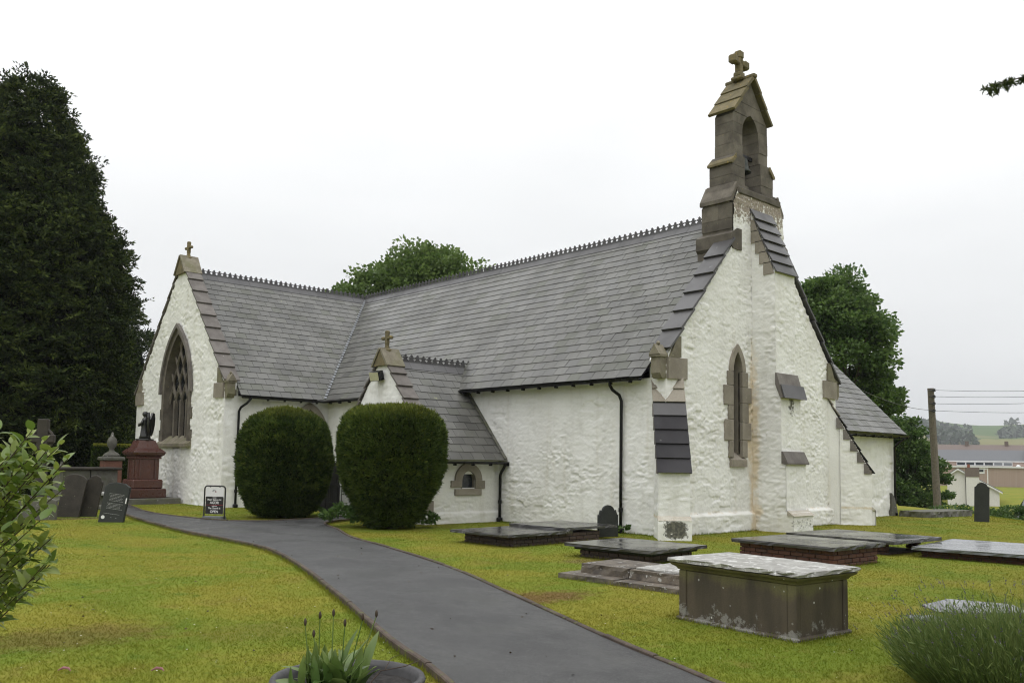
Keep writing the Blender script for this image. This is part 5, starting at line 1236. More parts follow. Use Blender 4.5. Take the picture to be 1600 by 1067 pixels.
# --- big churchyard yew at the left
def yew_tree(loc, prof, label, seed, nspray, per, size=1.0, group=None):
    t = tag(empty('yew_tree', loc), label, 'tree', group or 'trees around the churchyard'); rg = np.random.default_rng(seed)
    zs = np.array([p[1] for p in prof]); rs = np.array([p[0] for p in prof]); H = zs.max()
    z = rg.random(nspray*3)*H; r_ = np.interp(z, zs, rs); keep = rg.random(len(z)) < (r_+.25)/(rs.max()+.25); z = z[keep][:nspray]; r_ = r_[keep][:nspray]; n = len(z); a = rg.random(n)*2*math.pi
    lump = 1+.24*(fbm(a*2.6+5, z*.42, seed, 3)-.5)+.16*(fbm(a*6, z*1.1, seed+9, 2)-.5)
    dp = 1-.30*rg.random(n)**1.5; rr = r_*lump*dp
    C = np.stack([rr*np.cos(a), rr*np.sin(a), z], 1)
    D = np.stack([np.cos(a), np.sin(a), rg.normal(.30, .35, n)], 1)+rg.normal(size=(n, 3))*.3; D = unit(D)
    S = unit(np.cross(D, rg.normal(size=(n, 3))*.5+np.array([0, 0, 1.])))
    ln = rg.uniform(.45, .95, n)*size*(1+.35*(rg.random(n) > .9))
    tt = rg.random((n, per)); side = rg.normal(size=(n, per))*.30*(1-tt*.6)
    P = C[:, None]+D[:, None]*(tt*ln[:, None])[..., None]+S[:, None]*(side*ln[:, None])[..., None]+rg.normal(size=(n, per, 3))*.03
    P[..., 2] -= (tt**2*.12)*ln[:, None]
    A = D[:, None]*.7+S[:, None]*(np.sign(side)*.8)[..., None]+rg.normal(size=(n, per, 3))*.35
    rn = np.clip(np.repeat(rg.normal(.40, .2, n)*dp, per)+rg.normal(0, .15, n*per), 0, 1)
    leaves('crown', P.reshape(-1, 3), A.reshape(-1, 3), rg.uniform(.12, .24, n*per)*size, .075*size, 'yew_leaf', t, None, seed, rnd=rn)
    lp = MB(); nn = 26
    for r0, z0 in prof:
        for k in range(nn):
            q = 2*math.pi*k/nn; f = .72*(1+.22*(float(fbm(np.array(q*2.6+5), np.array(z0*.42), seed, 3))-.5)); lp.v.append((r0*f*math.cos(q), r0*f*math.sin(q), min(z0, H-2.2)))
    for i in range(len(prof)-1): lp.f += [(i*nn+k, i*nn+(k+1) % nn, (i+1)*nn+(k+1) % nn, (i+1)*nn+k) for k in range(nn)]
    lp.f.append(tuple(range(nn-1, -1, -1))); lp.build('inner_crown', 'yew_inner_shade', t)  # opaque core closing the crown, its darkness painted as inner shade
    MB().tube([(0, 0, -.2), (.1, .05, .8), (0, 0, 3), (0, .1, H*.7)], [.55, .42, .36, .1], 10).build('trunk', 'bark', t)
    return t
ty = at(12, 700, 38); 
YP = [(3.0, .6), (4.1, 1.4), (4.4, 3.2), (4.5, 5.4), (4.5, 7.4), (4.35, 9.4), (4.15, 11.0), (3.75, 11.7), (3.0, 12.6), (2.55, 14.2), (2.0, 15.4), (1.4, 16.8), (.8, 17.8), (.25, 18.2)]
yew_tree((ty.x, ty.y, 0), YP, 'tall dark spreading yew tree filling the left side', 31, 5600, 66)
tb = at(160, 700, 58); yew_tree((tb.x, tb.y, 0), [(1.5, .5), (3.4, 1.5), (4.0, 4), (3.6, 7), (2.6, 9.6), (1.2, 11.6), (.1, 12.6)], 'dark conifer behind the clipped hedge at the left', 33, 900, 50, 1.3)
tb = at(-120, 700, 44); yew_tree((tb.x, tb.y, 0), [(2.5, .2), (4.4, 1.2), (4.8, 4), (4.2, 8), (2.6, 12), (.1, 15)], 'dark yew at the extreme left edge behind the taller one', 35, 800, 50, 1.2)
# clipped hedge behind the angel
hp = at(177, 712, 36.5); t = tag(empty('clipped_hedge', (hp.x, hp.y, 0), R(-20)), 'square clipped hedge with bright top behind the grey box tomb', 'hedge')
rg = np.random.default_rng(44); n = 9000; q = rg.random((n, 3)); face = rg.integers(0, 3, n)
P = np.stack([(q[:, 0]-.5)*1.5, (q[:, 1]-.5)*1.2, q[:, 2]*2.05], 1); P[face == 0, 2] = 2.05; P[face == 1, 1] = -.6; P[face == 2, 0] = np.where(q[face == 2, 0] > .5, .75, -.75)
A = np.zeros((n, 3)); A[face == 0, 2] = 1; A[face == 1, 1] = -1; A[face == 2, 0] = np.sign(P[face == 2, 0]); A[:, 2] += .5
leaves('foliage', P-unit(A)*rg.random((n, 1))*.06, A+rg.normal(size=(n, 3))*.4, .11, .04, 'clipped_yew', t, (face == 0)*.9, 44); MB().box(-.66, .66, -.52, .52, 0, 1.96).build('dark_twig_core', 'yew_leaf', t)
# --- broadleaf trees
def broadleaf(name, loc, blobs, label, seed, mat, nclump, per, leaf=.17, trunk=True, cat='tree', group='trees around the churchyard', tr=.28):
    """blobs: (centre, radii) ellipsoids in local coordinates that the boughs fill"""
    t = tag(empty(name, loc), label, cat, group); rg = np.random.default_rng(seed)
    vol = np.array([b[1][0]*b[1][1]*b[1][2] for b in blobs])**.67; kk = rg.choice(len(blobs), nclump, p=vol/vol.sum())
    Cb = np.array([b[0] for b in blobs], float)[kk]; Rb = np.array([b[1] for b in blobs], float)[kk]
    d = rand_dir(nclump, rg); d[:, 2] = np.where(d[:, 2] < -.35, -d[:, 2]*.6, d[:, 2]); d = unit(d)
    rad = (.50+.50*rg.random(nclump)**.55)*(1+.22*(rg.random(nclump)-.5)); C = Cb+d*Rb*rad[:, None]
    cs = rg.uniform(.5, 1.0, nclump)*np.minimum(1, Rb.min(1)/2.2)
    e = rand_dir(nclump*per, rg)*(rg.random((nclump*per, 1))**.45); e[:, 2] *= .55
    P = np.repeat(C, per, 0)+e*np.repeat(cs, per)[:, None]
    A = e*1.0+np.repeat(d, per, 0)*.5+rg.normal(size=e.shape)*.55+np.array([0, 0, -.15])
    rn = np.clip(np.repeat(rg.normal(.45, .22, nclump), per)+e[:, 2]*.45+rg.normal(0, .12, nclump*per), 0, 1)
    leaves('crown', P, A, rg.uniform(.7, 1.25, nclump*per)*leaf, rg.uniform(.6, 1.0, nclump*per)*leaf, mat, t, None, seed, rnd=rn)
    if trunk:
        m = MB(); top = Vector(blobs[0][0]); m.tube([(0, 0, -.6), (0, 0, .5), top*.45+Vector((.1, .05, 0)), top], [.30, .24, .18, .07], 9); m.build('trunk', 'bark', t)
        lb = MB()
        for i in range(0, nclump, max(1, nclump//26)):
            c = Vector(C[i]); s_ = top*rg.uniform(.35, .8); lb.tube([s_, s_.lerp(c, .5)+Vector((0, 0, -.15)), c], [.09, .05, .02], 5)
        lb.build('limbs', 'bark', t)
    return t
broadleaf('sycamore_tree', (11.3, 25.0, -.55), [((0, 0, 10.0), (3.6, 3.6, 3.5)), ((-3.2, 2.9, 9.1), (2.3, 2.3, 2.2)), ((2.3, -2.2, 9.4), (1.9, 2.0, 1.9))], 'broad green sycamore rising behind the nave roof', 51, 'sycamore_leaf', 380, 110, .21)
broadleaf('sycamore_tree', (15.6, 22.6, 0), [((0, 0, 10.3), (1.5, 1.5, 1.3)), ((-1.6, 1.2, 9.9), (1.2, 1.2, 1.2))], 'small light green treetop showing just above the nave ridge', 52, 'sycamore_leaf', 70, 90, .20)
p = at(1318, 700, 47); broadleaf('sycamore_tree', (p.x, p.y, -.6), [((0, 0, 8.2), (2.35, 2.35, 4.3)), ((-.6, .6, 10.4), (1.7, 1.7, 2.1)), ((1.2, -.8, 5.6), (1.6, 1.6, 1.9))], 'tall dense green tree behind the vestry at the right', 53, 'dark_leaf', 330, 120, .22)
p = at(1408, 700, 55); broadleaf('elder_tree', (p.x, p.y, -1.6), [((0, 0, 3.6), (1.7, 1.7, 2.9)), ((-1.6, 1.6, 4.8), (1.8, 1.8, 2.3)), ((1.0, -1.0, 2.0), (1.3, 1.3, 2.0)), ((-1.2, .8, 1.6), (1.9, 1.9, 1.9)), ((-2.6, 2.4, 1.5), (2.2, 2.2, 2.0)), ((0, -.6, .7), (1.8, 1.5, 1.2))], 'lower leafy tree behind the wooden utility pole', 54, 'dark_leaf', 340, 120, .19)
# bushes down the slope, right
for i, (px_, py_, d_, r_, lab) in enumerate(((1492, 800, 43, 1.35, 'bright green bush at the foot of the utility pole'), (1515, 803, 41, 1.15, 'low green bush just left of the peaked headstone'), (1566, 801, 42, 1.35, 'leafy bush just right of the peaked headstone'),
                                         (1592, 796, 47, 1.25, 'green bush near the right edge in front of the school lawn'), (1545, 796, 50, 1.3, 'green bush half hidden by the peaked headstone'), (1620, 800, 44, 1.3, 'green bush at the extreme right edge beyond the lawn'))):
    p = at(px_, py_, d_); broadleaf('bush', (p.x, p.y, p.z-.95-.25*(i % 3)), [((0, 0, .35), (r_, r_, r_*.72)), ((r_*.7*(-1)**i, .2, .1), (r_*.6, r_*.6, r_*.55))], lab, 60+i, 'bush_leaf', 46, 90, .12, False, 'bush', 'bushes beyond the lawn')
    MB().tube([(0, 0, -1.6), (.05, 0, .2)], [.10, .05], 6).build('stem', 'bark', bpy.context.scene.objects[len(bpy.context.scene.objects)-1] if False else [o for o in COL.objects if o.get('label') == lab][0])
# small plants
broadleaf('leafy_plant', (-4.62, 6.25, 0), [((0, 0, .22), (.62, .5, .36))], 'light green leafy plant at the foot of the flat topped yew by the path', 71, 'bush_leaf', 34, 26, .11, False, 'plant', 'low plants by the walls')
broadleaf('leafy_plant', (-3.05, 4.98, 0), [((0, 0, .16), (.26, .2, .26))], 'small green plant right of the flat topped yew by the porch wall', 72, 'bush_leaf', 12, 22, .10, False, 'plant', 'low plants by the walls')
broadleaf('leafy_plant', (-.22, 1.12, 0), [((0, 0, .10), (.14, .14, .12))], 'little weed growing at the foot of the nave downpipe', 73, 'bush_leaf', 7, 16, .08, False, 'plant', 'low plants by the walls')
broadleaf('leafy_plant', (-3.25, 10.6, 0), [((0, 0, .14), (.6, .4, .20))], 'dark low plant in the gap between the clipped yews', 74, 'dark_leaf', 18, 22, .10, False, 'plant', 'low plants by the walls')

# --- grass
def inside_any(x, y):
    bad = inpoly(x, y, [(p.x, p.y) for p in SR]+[(p.x, p.y) for p in SU]+[(p.x, p.y) for p in SL[::-1]])
    bad |= (x > -.02) & (x < W) & (y > -.02); bad |= (x > QX) & (x < 0) & (y > QY0) & (y < QY1); bad |= (x > TX) & (x < 0) & (y > TY0); bad |= (x > W-.5) & (x < VX1) & (y > VYW)
    for cx, cy, a, b, rz in ((-8.04, -7.46, .47, .83, -5), (-3.3, .95, 1.36, .72, 3), (-4.02, -2.42, .68, .78, 4), (-6.4, -4.85, .64, 1.4, 3), (-1.72, -4.46, .72, .98, -3), (1.22, -4.1, .75, .9, -3), (1.95, -6.35, 1.15, 1.1, 6), (-4.98, -8.45, .60, .45, 0), (-6.18, -8.48, .2, .22, 0)):
        c, s_ = math.cos(R(rz)), math.sin(R(rz)); u = (x-cx)*c+(y-cy)*s_; v = -(x-cx)*s_+(y-cy)*c; bad |= (np.abs(u) < a) & (np.abs(v) < b)
    return bad
def blades(name, x, y, h, wd, seed, label, lean=.55):
    rg = np.random.default_rng(seed); n = len(x); a = rg.random(n)*2*math.pi; ln = rg.normal(size=(n, 2))*lean*h[:, None]; z = terrain(x, y)
    ca, sa = np.cos(a)*wd/2, np.sin(a)*wd/2
    V = np.stack([np.stack([x-ca, y-sa, z-.004], 1), np.stack([x+ca, y+sa, z-.004], 1), np.stack([x+ln[:, 0], y+ln[:, 1], z+h], 1)], 1).reshape(-1, 3)
    o = link(name, mesh_np(name, V, np.arange(3*n).reshape(-1, 3), 'grass_blade', {'rnd': np.repeat(rg.random(n), 3)})); o['kind'] = 'stuff'; o['label'] = label; o['category'] = 'grass'
rg = np.random.default_rng(90); n = 860000
rad = 4.6+(38-4.6)*rg.random(n)**1.25; ang = YAW+R(1)+(rg.random(n)-.5)*R(84); x = CAM[0]+rad*np.cos(ang); y = CAM[1]+rad*np.sin(ang)
ok = ~inside_any(x, y); x, y, rad = x[ok], y[ok], rad[ok]
hh = np.where(rg.random(len(x)) > .96, .026, .007+.010*rg.random(len(x)))*(1+1.1*np.exp(-(rad-4.6)/4.0))*(.7+.7*fbm(x*1.3, y*1.3, 3, 3)); wd = .0035+.00065*rad
blades('grass', x, y, hh, wd, 91, 'short mown churchyard grass', 1.25)
# longer grass against kerbs and stones
ex, ey = [], []
for line, sd_ in ((SL, 1), (SR, -1), (SU, 1)):
    for a_, b_ in zip(line[:-1], line[1:]):
        tdir = (b_-a_).normalized(); nr = Vector((-tdir.y, tdir.x, 0))*sd_
        if math.hypot(a_.x-CAM[0], a_.y-CAM[1]) < 4 or math.hypot(a_.x-CAM[0], a_.y-CAM[1]) > 26: continue
        for k in range(70):
            p = a_.lerp(b_, random.random())+nr*(.06+abs(random.gauss(0, .035))); ex.append(p.x); ey.append(p.y)
for cx, cy, a, b, rz in ((-8.04, -7.46, .48, .84, -5), (-3.3, .95, 1.37, .73, 3), (-4.02, -2.42, .69, .79, 4), (-6.4, -4.85, .65, 1.41, 3), (-1.72, -4.46, .73, .99, -3), (1.95, -6.35, 1.16, 1.11, 6)):
    c, s_ = math.cos(R(rz)), math.sin(R(rz))
    for k in range(900):
        if random.random() < a/(a+b): u, v = random.uniform(-a, a), random.choice((-1, 1))*(b+abs(random.gauss(0, .03)))
        else: u, v = random.choice((-1, 1))*(a+abs(random.gauss(0, .03))), random.uniform(-b, b)
        ex.append(cx+u*c-v*s_); ey.append(cy+u*s_+v*c)
for k in range(2600): ex.append(-.08-abs(random.gauss(0, .04))); ey.append(random.uniform(0, QY0))
for k in range(2200): ex.append(random.uniform(.6, W)); ey.append(-.12-abs(random.gauss(0, .04)))
ex, ey = np.array(ex), np.array(ey); rg = np.random.default_rng(92)
blades('grass', ex, ey, .03+.05*rg.random(len(ex))**2, np.full(len(ex), .007), 93, 'longer grass along kerbs and tombs', .4)
# fallen petals and daisies
for i, (px_, py_, lab) in enumerate(((100, 1052, 'curled pink fallen petal on the lawn, the left one'), (246, 1050, 'curled pink fallen petal on the lawn, the right one'))):
    d_ = 1375*1.68/(py_-714); p = at(px_, py_, d_); m = MB(); m.tube([(-.05, 0, .012), (-.015, .012, .03), (.03, .005, .028), (.055, -.01, .012)], [.004, .011, .010, .003], 6); o = m.build('fallen_petal', 'petal_pink'); o.location = (p.x, p.y, .01); o.rotation_euler = (0, 0, R(-42)); tag(o, lab, 'petal', 'fallen petals')
rg = np.random.default_rng(95); n = 420; rad = 6+16*rg.random(n); ang = YAW+(rg.random(n)-.5)*R(70); x = CAM[0]+rad*np.cos(ang); y = CAM[1]+rad*np.sin(ang); ok = ~inside_any(x, y)
dz = MB()
for a_, b_ in zip(x[ok], y[ok]):
    q = random.uniform(.004, .009); dz.add([(a_+q*math.cos(k*1.05), b_+q*math.sin(k*1.05), .034) for k in range(6)], [tuple(range(6))])
o = dz.build('daisies', 'sign_white'); o['kind'] = 'stuff'; o['label'] = 'tiny white daisies dotted in the lawn'

rg = np.random.default_rng(97); n = 260; rad = 5.5+20*rg.random(n); ang = YAW+(rg.random(n)-.5)*R(76); x = CAM[0]+rad*np.cos(ang); y = CAM[1]+rad*np.sin(ang)
onp = inpoly(x, y, [(p.x, p.y) for p in SR]+[(p.x, p.y) for p in SU]+[(p.x, p.y) for p in SL[::-1]]); okk = onp | ~inside_any(x, y)
P = np.stack([x, y, np.where(onp, PZ+.006, .016)], 1)[okk]; A = np.stack([np.cos(ang*37), np.sin(ang*37), .12*np.ones(n)], 1)[okk]
o = leaves('leaf_litter', P, A, rg.uniform(.02, .05, len(P)), .02, 'litter_leaf', None, None, 98); o['kind'] = 'stuff'; o['label'] = 'scattered brown fallen leaves on lawn and path'; o['category'] = 'leaf litter'
# --- foreground shrub reaching in from the left
base = at(-190, 700, 3.3); base.z = 0
t = tag(empty('leafy_shrub', base), 'light green leafy shrub reaching in at the left edge', 'shrub')
def leaf_mesh(name, L, Wd, curl, mat, nseg=5, ob=.6):
    V = []; F = []
    for i in range(nseg+1):
        s_ = i/nseg; wdt = Wd*.5*(math.sin(math.pi*min(1, s_**(ob*1.25)))**.75 if 0 < s_ < 1 else (.06 if s_ == 0 else 0.0)); z = -curl*s_*s_*L; x = s_*L
        V += [(x, -wdt, z+wdt*.28), (x, 0, z), (x, wdt, z+wdt*.28)]
    for i in range(nseg):
        for k in (0, 1): F.append((i*3+k, (i+1)*3+k, (i+1)*3+k+1, i*3+k+1))
    return mesh_np(name, np.array(V), np.array(F), mat, None, True)
SLV = [leaf_mesh('leaf', l_, w_, c_, 'shrub_leaf') for l_, w_, c_ in ((.070, .034, .25), (.060, .030, .10), (.076, .036, .40), (.052, .026, .05))]
targets = [(50, 672, 3.2), (96, 694, 3.15), (22, 688, 3.3), (106, 716, 3.2), (66, 722, 3.1), (12, 712, 3.05), (98, 764, 3.2), (44, 752, 3.3), (70, 795, 3.15), (18, 790, 3.2), (88, 742, 3.3), (-2, 668, 3.2), (84, 876, 3.2), (62, 902, 3.1), (66, 846, 3.2), (30, 858, 3.1), (6, 925, 3.1), (36, 884, 3.3), (34, 722, 3.2), (-10, 750, 3.3), (80, 708, 3.35), (2, 830, 3.0)]
rg = random.Random(12); cnt = 0; stems = MB(); extra = []
targets += [(a+rg.uniform(-26, 22), b+rg.uniform(-24, 24), c+rg.uniform(-.15, .2)) for a, b, c in targets if a < 95 or rg.random() < .5]
for ti, (px_, py_, d_) in enumerate(targets):
    tip = at(px_, py_, d_)-base; b0 = Vector((0, 0, tip.z*rg.uniform(.45, .6))); mid = b0.lerp(tip, .55)+Vector((0, 0, -.05 if tip.z < 1.35 else .03)); pts = []
    for k in range(13):
        s_ = k/12; pts.append((1-s_)**2*b0+2*s_*(1-s_)*mid+s_*s_*tip)
    if ti < 22: stems.tube(pts, [.0055-.0040*k/12 for k in range(13)], 5)
    else: stems.tube(pts[7:], [.0018]*6, 4)
    nl = 18
    for k in range(nl):
        s_ = .58+.42*(k/(nl-1))**.75; f = s_*12; i = min(11, int(f)); p = pts[i].lerp(pts[i+1], f-i); dr = (pts[i+1]-pts[i]).normalized()
        az = k*2.4+rg.uniform(-.4, .4); a = dr.orthogonal().normalized(); b = dr.cross(a); outv = (a*math.cos(az)+b*math.sin(az))
        X = (dr*rg.uniform(.35, 1.0)+outv*1.0+Vector((0, 0, .30))).normalized(); Z = (Vector((0, 0, 1))-X*X.z).normalized(); Y = Z.cross(X); sc_ = rg.uniform(.7, 1.12)*(1.0 if k < nl-4 else .85)
        Ml = Matrix.Translation(p) @ Matrix(((X.x, Y.x, Z.x, 0), (X.y, Y.y, Z.y, 0), (X.z, Y.z, Z.z, 0), (0, 0, 0, 1))) @ Matrix.Rotation(rg.uniform(-.5, .5), 4, 'X') @ Matrix.Scale(sc_, 4)
        if cnt < 300: o = link('leaf', SLV[rg.randrange(4)], t); o.matrix_basis = Ml; cnt += 1
        else: extra.append(Ml)
stems.tube([(0, 0, -.05), (.03, .02, .5), (0, 0, 1.15)], [.022, .018, .010], 7); stems.build('stems', 'twig', t)
rgn = np.random.default_rng(13); n = 420       # fuller foliage of the part outside the picture
for q in rgn.normal(size=(n, 3))*np.array([.13, .13, .28])+np.array([-.03, .03, 1.25]):
    extra.append(Matrix.Translation(q) @ Matrix.Rotation(rg.uniform(0, 6.28), 4, 'Z') @ Matrix.Rotation(rg.uniform(-.6, .3), 4, 'Y') @ Matrix.Rotation(rg.uniform(-.6, .6), 4, 'X'))
Vx = []; Fx = []; Rx = []
lv = np.array([v.co[:] for v in SLV[0].vertices]); lf = np.array([p_.vertices[:] for p_ in SLV[0].polygons])
for q, Ml in enumerate(extra):
    mm = np.array(Ml); Vx.append(lv @ mm[:3, :3].T+mm[:3, 3]); Fx.append(lf+q*len(lv)); Rx += [rg.random()]*len(lv)
o = link('leaves', mesh_np('leaves', np.concatenate(Vx), np.concatenate(Fx), 'shrub_leaf', {'rnd': Rx}, True), t); o['kind'] = 'stuff'

# --- planter with tulip-like leaves
pc = Vector((-13.34, -7.86, 0)); t = tag(empty('planter', pc), 'round dark planter tub of soil at the bottom edge', 'planter')
MB().lathe([(.36, 0), (.42, .14), (.455, .27), (.475, .285), (.485, .315), (.475, .335), (.445, .335), (.43, .30), (.41, .26), (.40, .24)], 40).build('tub', 'planter_plastic', t, True)
so_ = MB(); nn = 26
gg = [(.425*math.sqrt(k/12)*math.cos(a), .425*math.sqrt(k/12)*math.sin(a)) for k in range(13) for a in np.linspace(0, 2*math.pi, nn, False)]
so_.v = [(x, y, .265+.05*(float(fbm(np.array(x*16.), np.array(y*16.), 3, 3))-.4)) for x, y in gg]
for i in range(12): so_.f += [(i*nn+k, i*nn+(k+1) % nn, (i+1)*nn+(k+1) % nn, (i+1)*nn+k) for k in range(nn)]
so_.build('soil', 'soil', t)
t2 = tag(empty('potted_bulbs', pc+Vector((-.06, .09, .27))), 'clump of strappy green bulb leaves with brown seed heads in the tub', 'plant')
def strap(L, Wd, bend, nseg=7):
    V = []; F = []
    for i in range(nseg+1):
        s_ = i/nseg; wdt = Wd*.5*(math.sin(math.pi*min(.999, .18+.82*s_))**.8); x = bend*L*s_*s_; z = L*s_*(1-.25*abs(bend)*s_)
        V += [(x, -wdt, z), (x+wdt*.35, 0, z-.0), (x, wdt, z)]
    for i in range(nseg):
        for k in (0, 1): F.append((i*3+k, (i+1)*3+k, (i+1)*3+k+1, i*3+k+1))
    V = np.array(V); return mesh_np('leaf', V, np.array(F), 'tulip_leaf', {'tip': np.clip((V[:, 2]/L-.72)*3.0, 0, 1)*(1 if abs(bend) > .7 else .15)}, True)
ST = [strap(.23, .080, .45), strap(.28, .068, .30), strap(.21, .090, .80), strap(.25, .062, -.12), strap(.18, .095, 1.1)]
rg = random.Random(5)
for k in range(60):
    o = link('leaf', ST[rg.randrange(5)], t2); rr = abs(rg.gauss(0, .12)); a = rg.uniform(0, 6.283); o.location = (rr*math.cos(a), rr*math.sin(a), -.01); o.rotation_euler = (rg.gauss(0, .15), rg.uniform(-.05, .45), a+rg.gauss(0, .8)); s_ = rg.uniform(.75, 1.2); o.scale = (s_, s_, s_*rg.uniform(.9, 1.15))
for (dx, dy, h_, tx, ty_) in ((-.13, .06, .38, -.03, .02), (-.05, .09, .41, .0, .0), (.02, .05, .42, .01, .01), (.06, .0, .36, .02, .0), (.10, -.03, .40, .06, -.05), (.14, -.06, .42, .09, -.07), (-.08, .02, .31, -.04, .02)):
    m = MB(); m.tube([(dx, dy, 0), (dx+tx*.4, dy+ty_*.4, h_*.5), (dx+tx, dy+ty_, h_)], [.0045, .0038, .003], 6); s_ = m.build('stem', 'tulip_leaf', t2)
    MB().lathe([(.004, -.005), (.009, .006), (.010, .022), (.006, .036), (.002, .042)], 8, (dx+tx, dy+ty_, h_)).build('seed_head', 'twig', s_, True)
m = MB(); m.tube([(.20, -.12, .0), (.28, -.12, .07), (.40, -.22, .10), (.52, -.24, .13)], [.005, .004, .003, .002], 5); m.tube([(.30, -.14, .08), (.36, -.12, .14), (.44, -.13, .16)], [.003, .002, .001], 5); m.build('dry_twig', 'twig', t2)

# --- lavender at the right
lc = Vector((-8.92, -10.34, 0)); t = tag(empty('lavender', lc), 'green lavender bush with grey purple buds at the bottom right', 'lavender')
rg = np.random.default_rng(101); n = 14000; a = rg.random(n)*2*math.pi; q = rg.random(n)**.5*1.10
B = np.stack([q*np.cos(a)*.95, q*np.sin(a)*.95, np.zeros(n)], 1); D = np.stack([np.cos(a)*q*.75, np.sin(a)*q*.75, np.full(n, 1.0)], 1)+rg.normal(size=(n, 3))*.13; D = unit(D); Ls = rg.uniform(.40, .74, n)*(1-.30*(q/1.10)**2)
leaves('foliage', B*.72, D, Ls, .006, 'lavender_leaf', t, None, 102, stuff=True)
s_ = rg.uniform(.45, 1.0, n)
leaves('foliage', B*.72+D*(Ls*s_)[:, None], D+rg.normal(size=(n, 3))*.35, .07, .010, 'lavender_leaf', t, None, 103, stuff=True)
k = rg.choice(n, 420, False); top = B[k]*.72+D[k]*(Ls[k]+rg.uniform(.06, .20, 420))[:, None]
leaves('flower_stalks', B[k]*.72+D[k]*(Ls[k]*.6)[:, None], D[k], np.linalg.norm(top-(B[k]*.72+D[k]*(Ls[k]*.6)[:, None]), axis=1), .005, 'lavender_leaf', t, None, 104, stuff=True)
tp = np.repeat(top, 8, 0)+rg.normal(size=(420*8, 3))*.003+np.repeat(D[k], 8, 0)*(np.tile(np.arange(8)*.0055, 420)-.02)[:, None]
leaves('flower_buds', tp, np.repeat(D[k], 8, 0)+rg.normal(size=(420*8, 3))*.6, .012, .008, 'lavender_bud', t, None, 105, stuff=True)
# --- bough of a yew standing outside the frame at the right
yb = at(2290, 700, 8.2); yb.z = 0
t = yew_tree((yb.x, yb.y, 0), [(.3, 2.2), (1.5, 2.8), (2.2, 3.8), (2.4, 5.0), (2.0, 6.6), (1.1, 8.2), (.15, 9.2)], 'yew bough hanging into the top right corner of the sky', 37, 900, 46)
tipv = at(1556, 133, 6.0)-yb; mid = at(1800, 60, 7.0)-yb; tr_ = Vector((0, 0, 4.0)); lb = MB(); pts = []
for k in range(25):
    s_ = k/24; pts.append((1-s_)**2*tr_+2*s_*(1-s_)*(mid+Vector((0, 0, .1)))+s_*s_*tipv)
lb.tube(pts, [.05-.048*k/24 for k in range(25)], 6); lb.build('bough', 'bark', t); pts = pts[8:]
rg = np.random.default_rng(111); P = []; A = []
for i in range(3, 17):
    p = np.array(pts[i]); d = np.array((pts[min(16, i+1)]-pts[i-1]).normalized())
    for b in range(7):
        dd = unit((d*.9+rg.normal(size=3)*.55+np.array([0, 0, -.35]))[None])[0]; ln = rg.uniform(.06, .15)*(1.5 if i < 12 else 1.0)*(1.1-.5*(i/16))
        st_ = p+d*rg.uniform(-.05, .05)
        for j in range(34): P.append(st_+dd*ln*rg.random()); A.append(dd*.6+rg.normal(size=3)*.7)
leaves('foliage', np.array(P), np.array(A), .040, .0085, 'yew_leaf', t, None, 112)

# ================================================================== BEYOND THE CHURCHYARD
p = at(1460, 700, 50); t = tag(empty('utility_pole', (p.x, p.y, 0), YAW-R(90)), 'weathered wooden utility pole with wires at the right', 'pole')
ptop, pbot = at(1454, 606, 50), at(1465, 795, 50); tp_ = ptop-Vector((p.x, p.y, 0)); 
Mi = Matrix.Rotation(-(YAW-R(90)), 4, 'Z'); tl = Mi @ tp_; bl = Mi @ (pbot-Vector((p.x, p.y, 0)))
MB().tube([bl+(bl-tl)*.35, bl, tl], [.22, .21, .17], 12).build('post', 'pole_wood', t)
for k, yy in enumerate((609, 619, 630, 641)):
    q = Mi @ (at(1459.5, yy, 49.7)-Vector((p.x, p.y, 0))); MB().lathe([(.05, -.09), (.09, -.05), (.07, 0), (.09, .05), (.04, .09)], 8, q).build('insulator', 'iron', t)
    MB().tube([q+Vector((-.25, .1, 0)), q], .03, 5).build('bracket', 'iron', t)
WG = 'overhead wires'
for k, (ya, yb_) in enumerate(((609, 604.5), (619, 612), (630, 621), (641, 641))):
    a_, b_ = at(1460, ya, 49.7), at(1840, yb_-8, 46); m = MB(); m.tube([a_.lerp(b_, s_/14)+Vector((0, 0, -.9*(s_/14)*(1-s_/14))) for s_ in range(15)], .011, 5)
    o = m.build('wire', 'wire'); tag(o, ('topmost', 'second highest', 'third highest', 'lowest')[k]+' overhead wire running right from the utility pole', 'wire', WG)
a_, b_ = at(1452, 640, 50), Vector((VX1-1.2, 3.2, 5.25)); m = MB(); m.tube([a_.lerp(b_, s_/16)+Vector((0, 0, -1.4*(s_/16)*(1-s_/16))) for s_ in range(17)], .013, 5); o = m.build('wire', 'wire'); tag(o, 'slack service wire from the utility pole to the church', 'wire', WG)
def local_place(px_, py_, d_): p = at(px_, py_, d_); return p
RZV = YAW-R(90)-R(27)
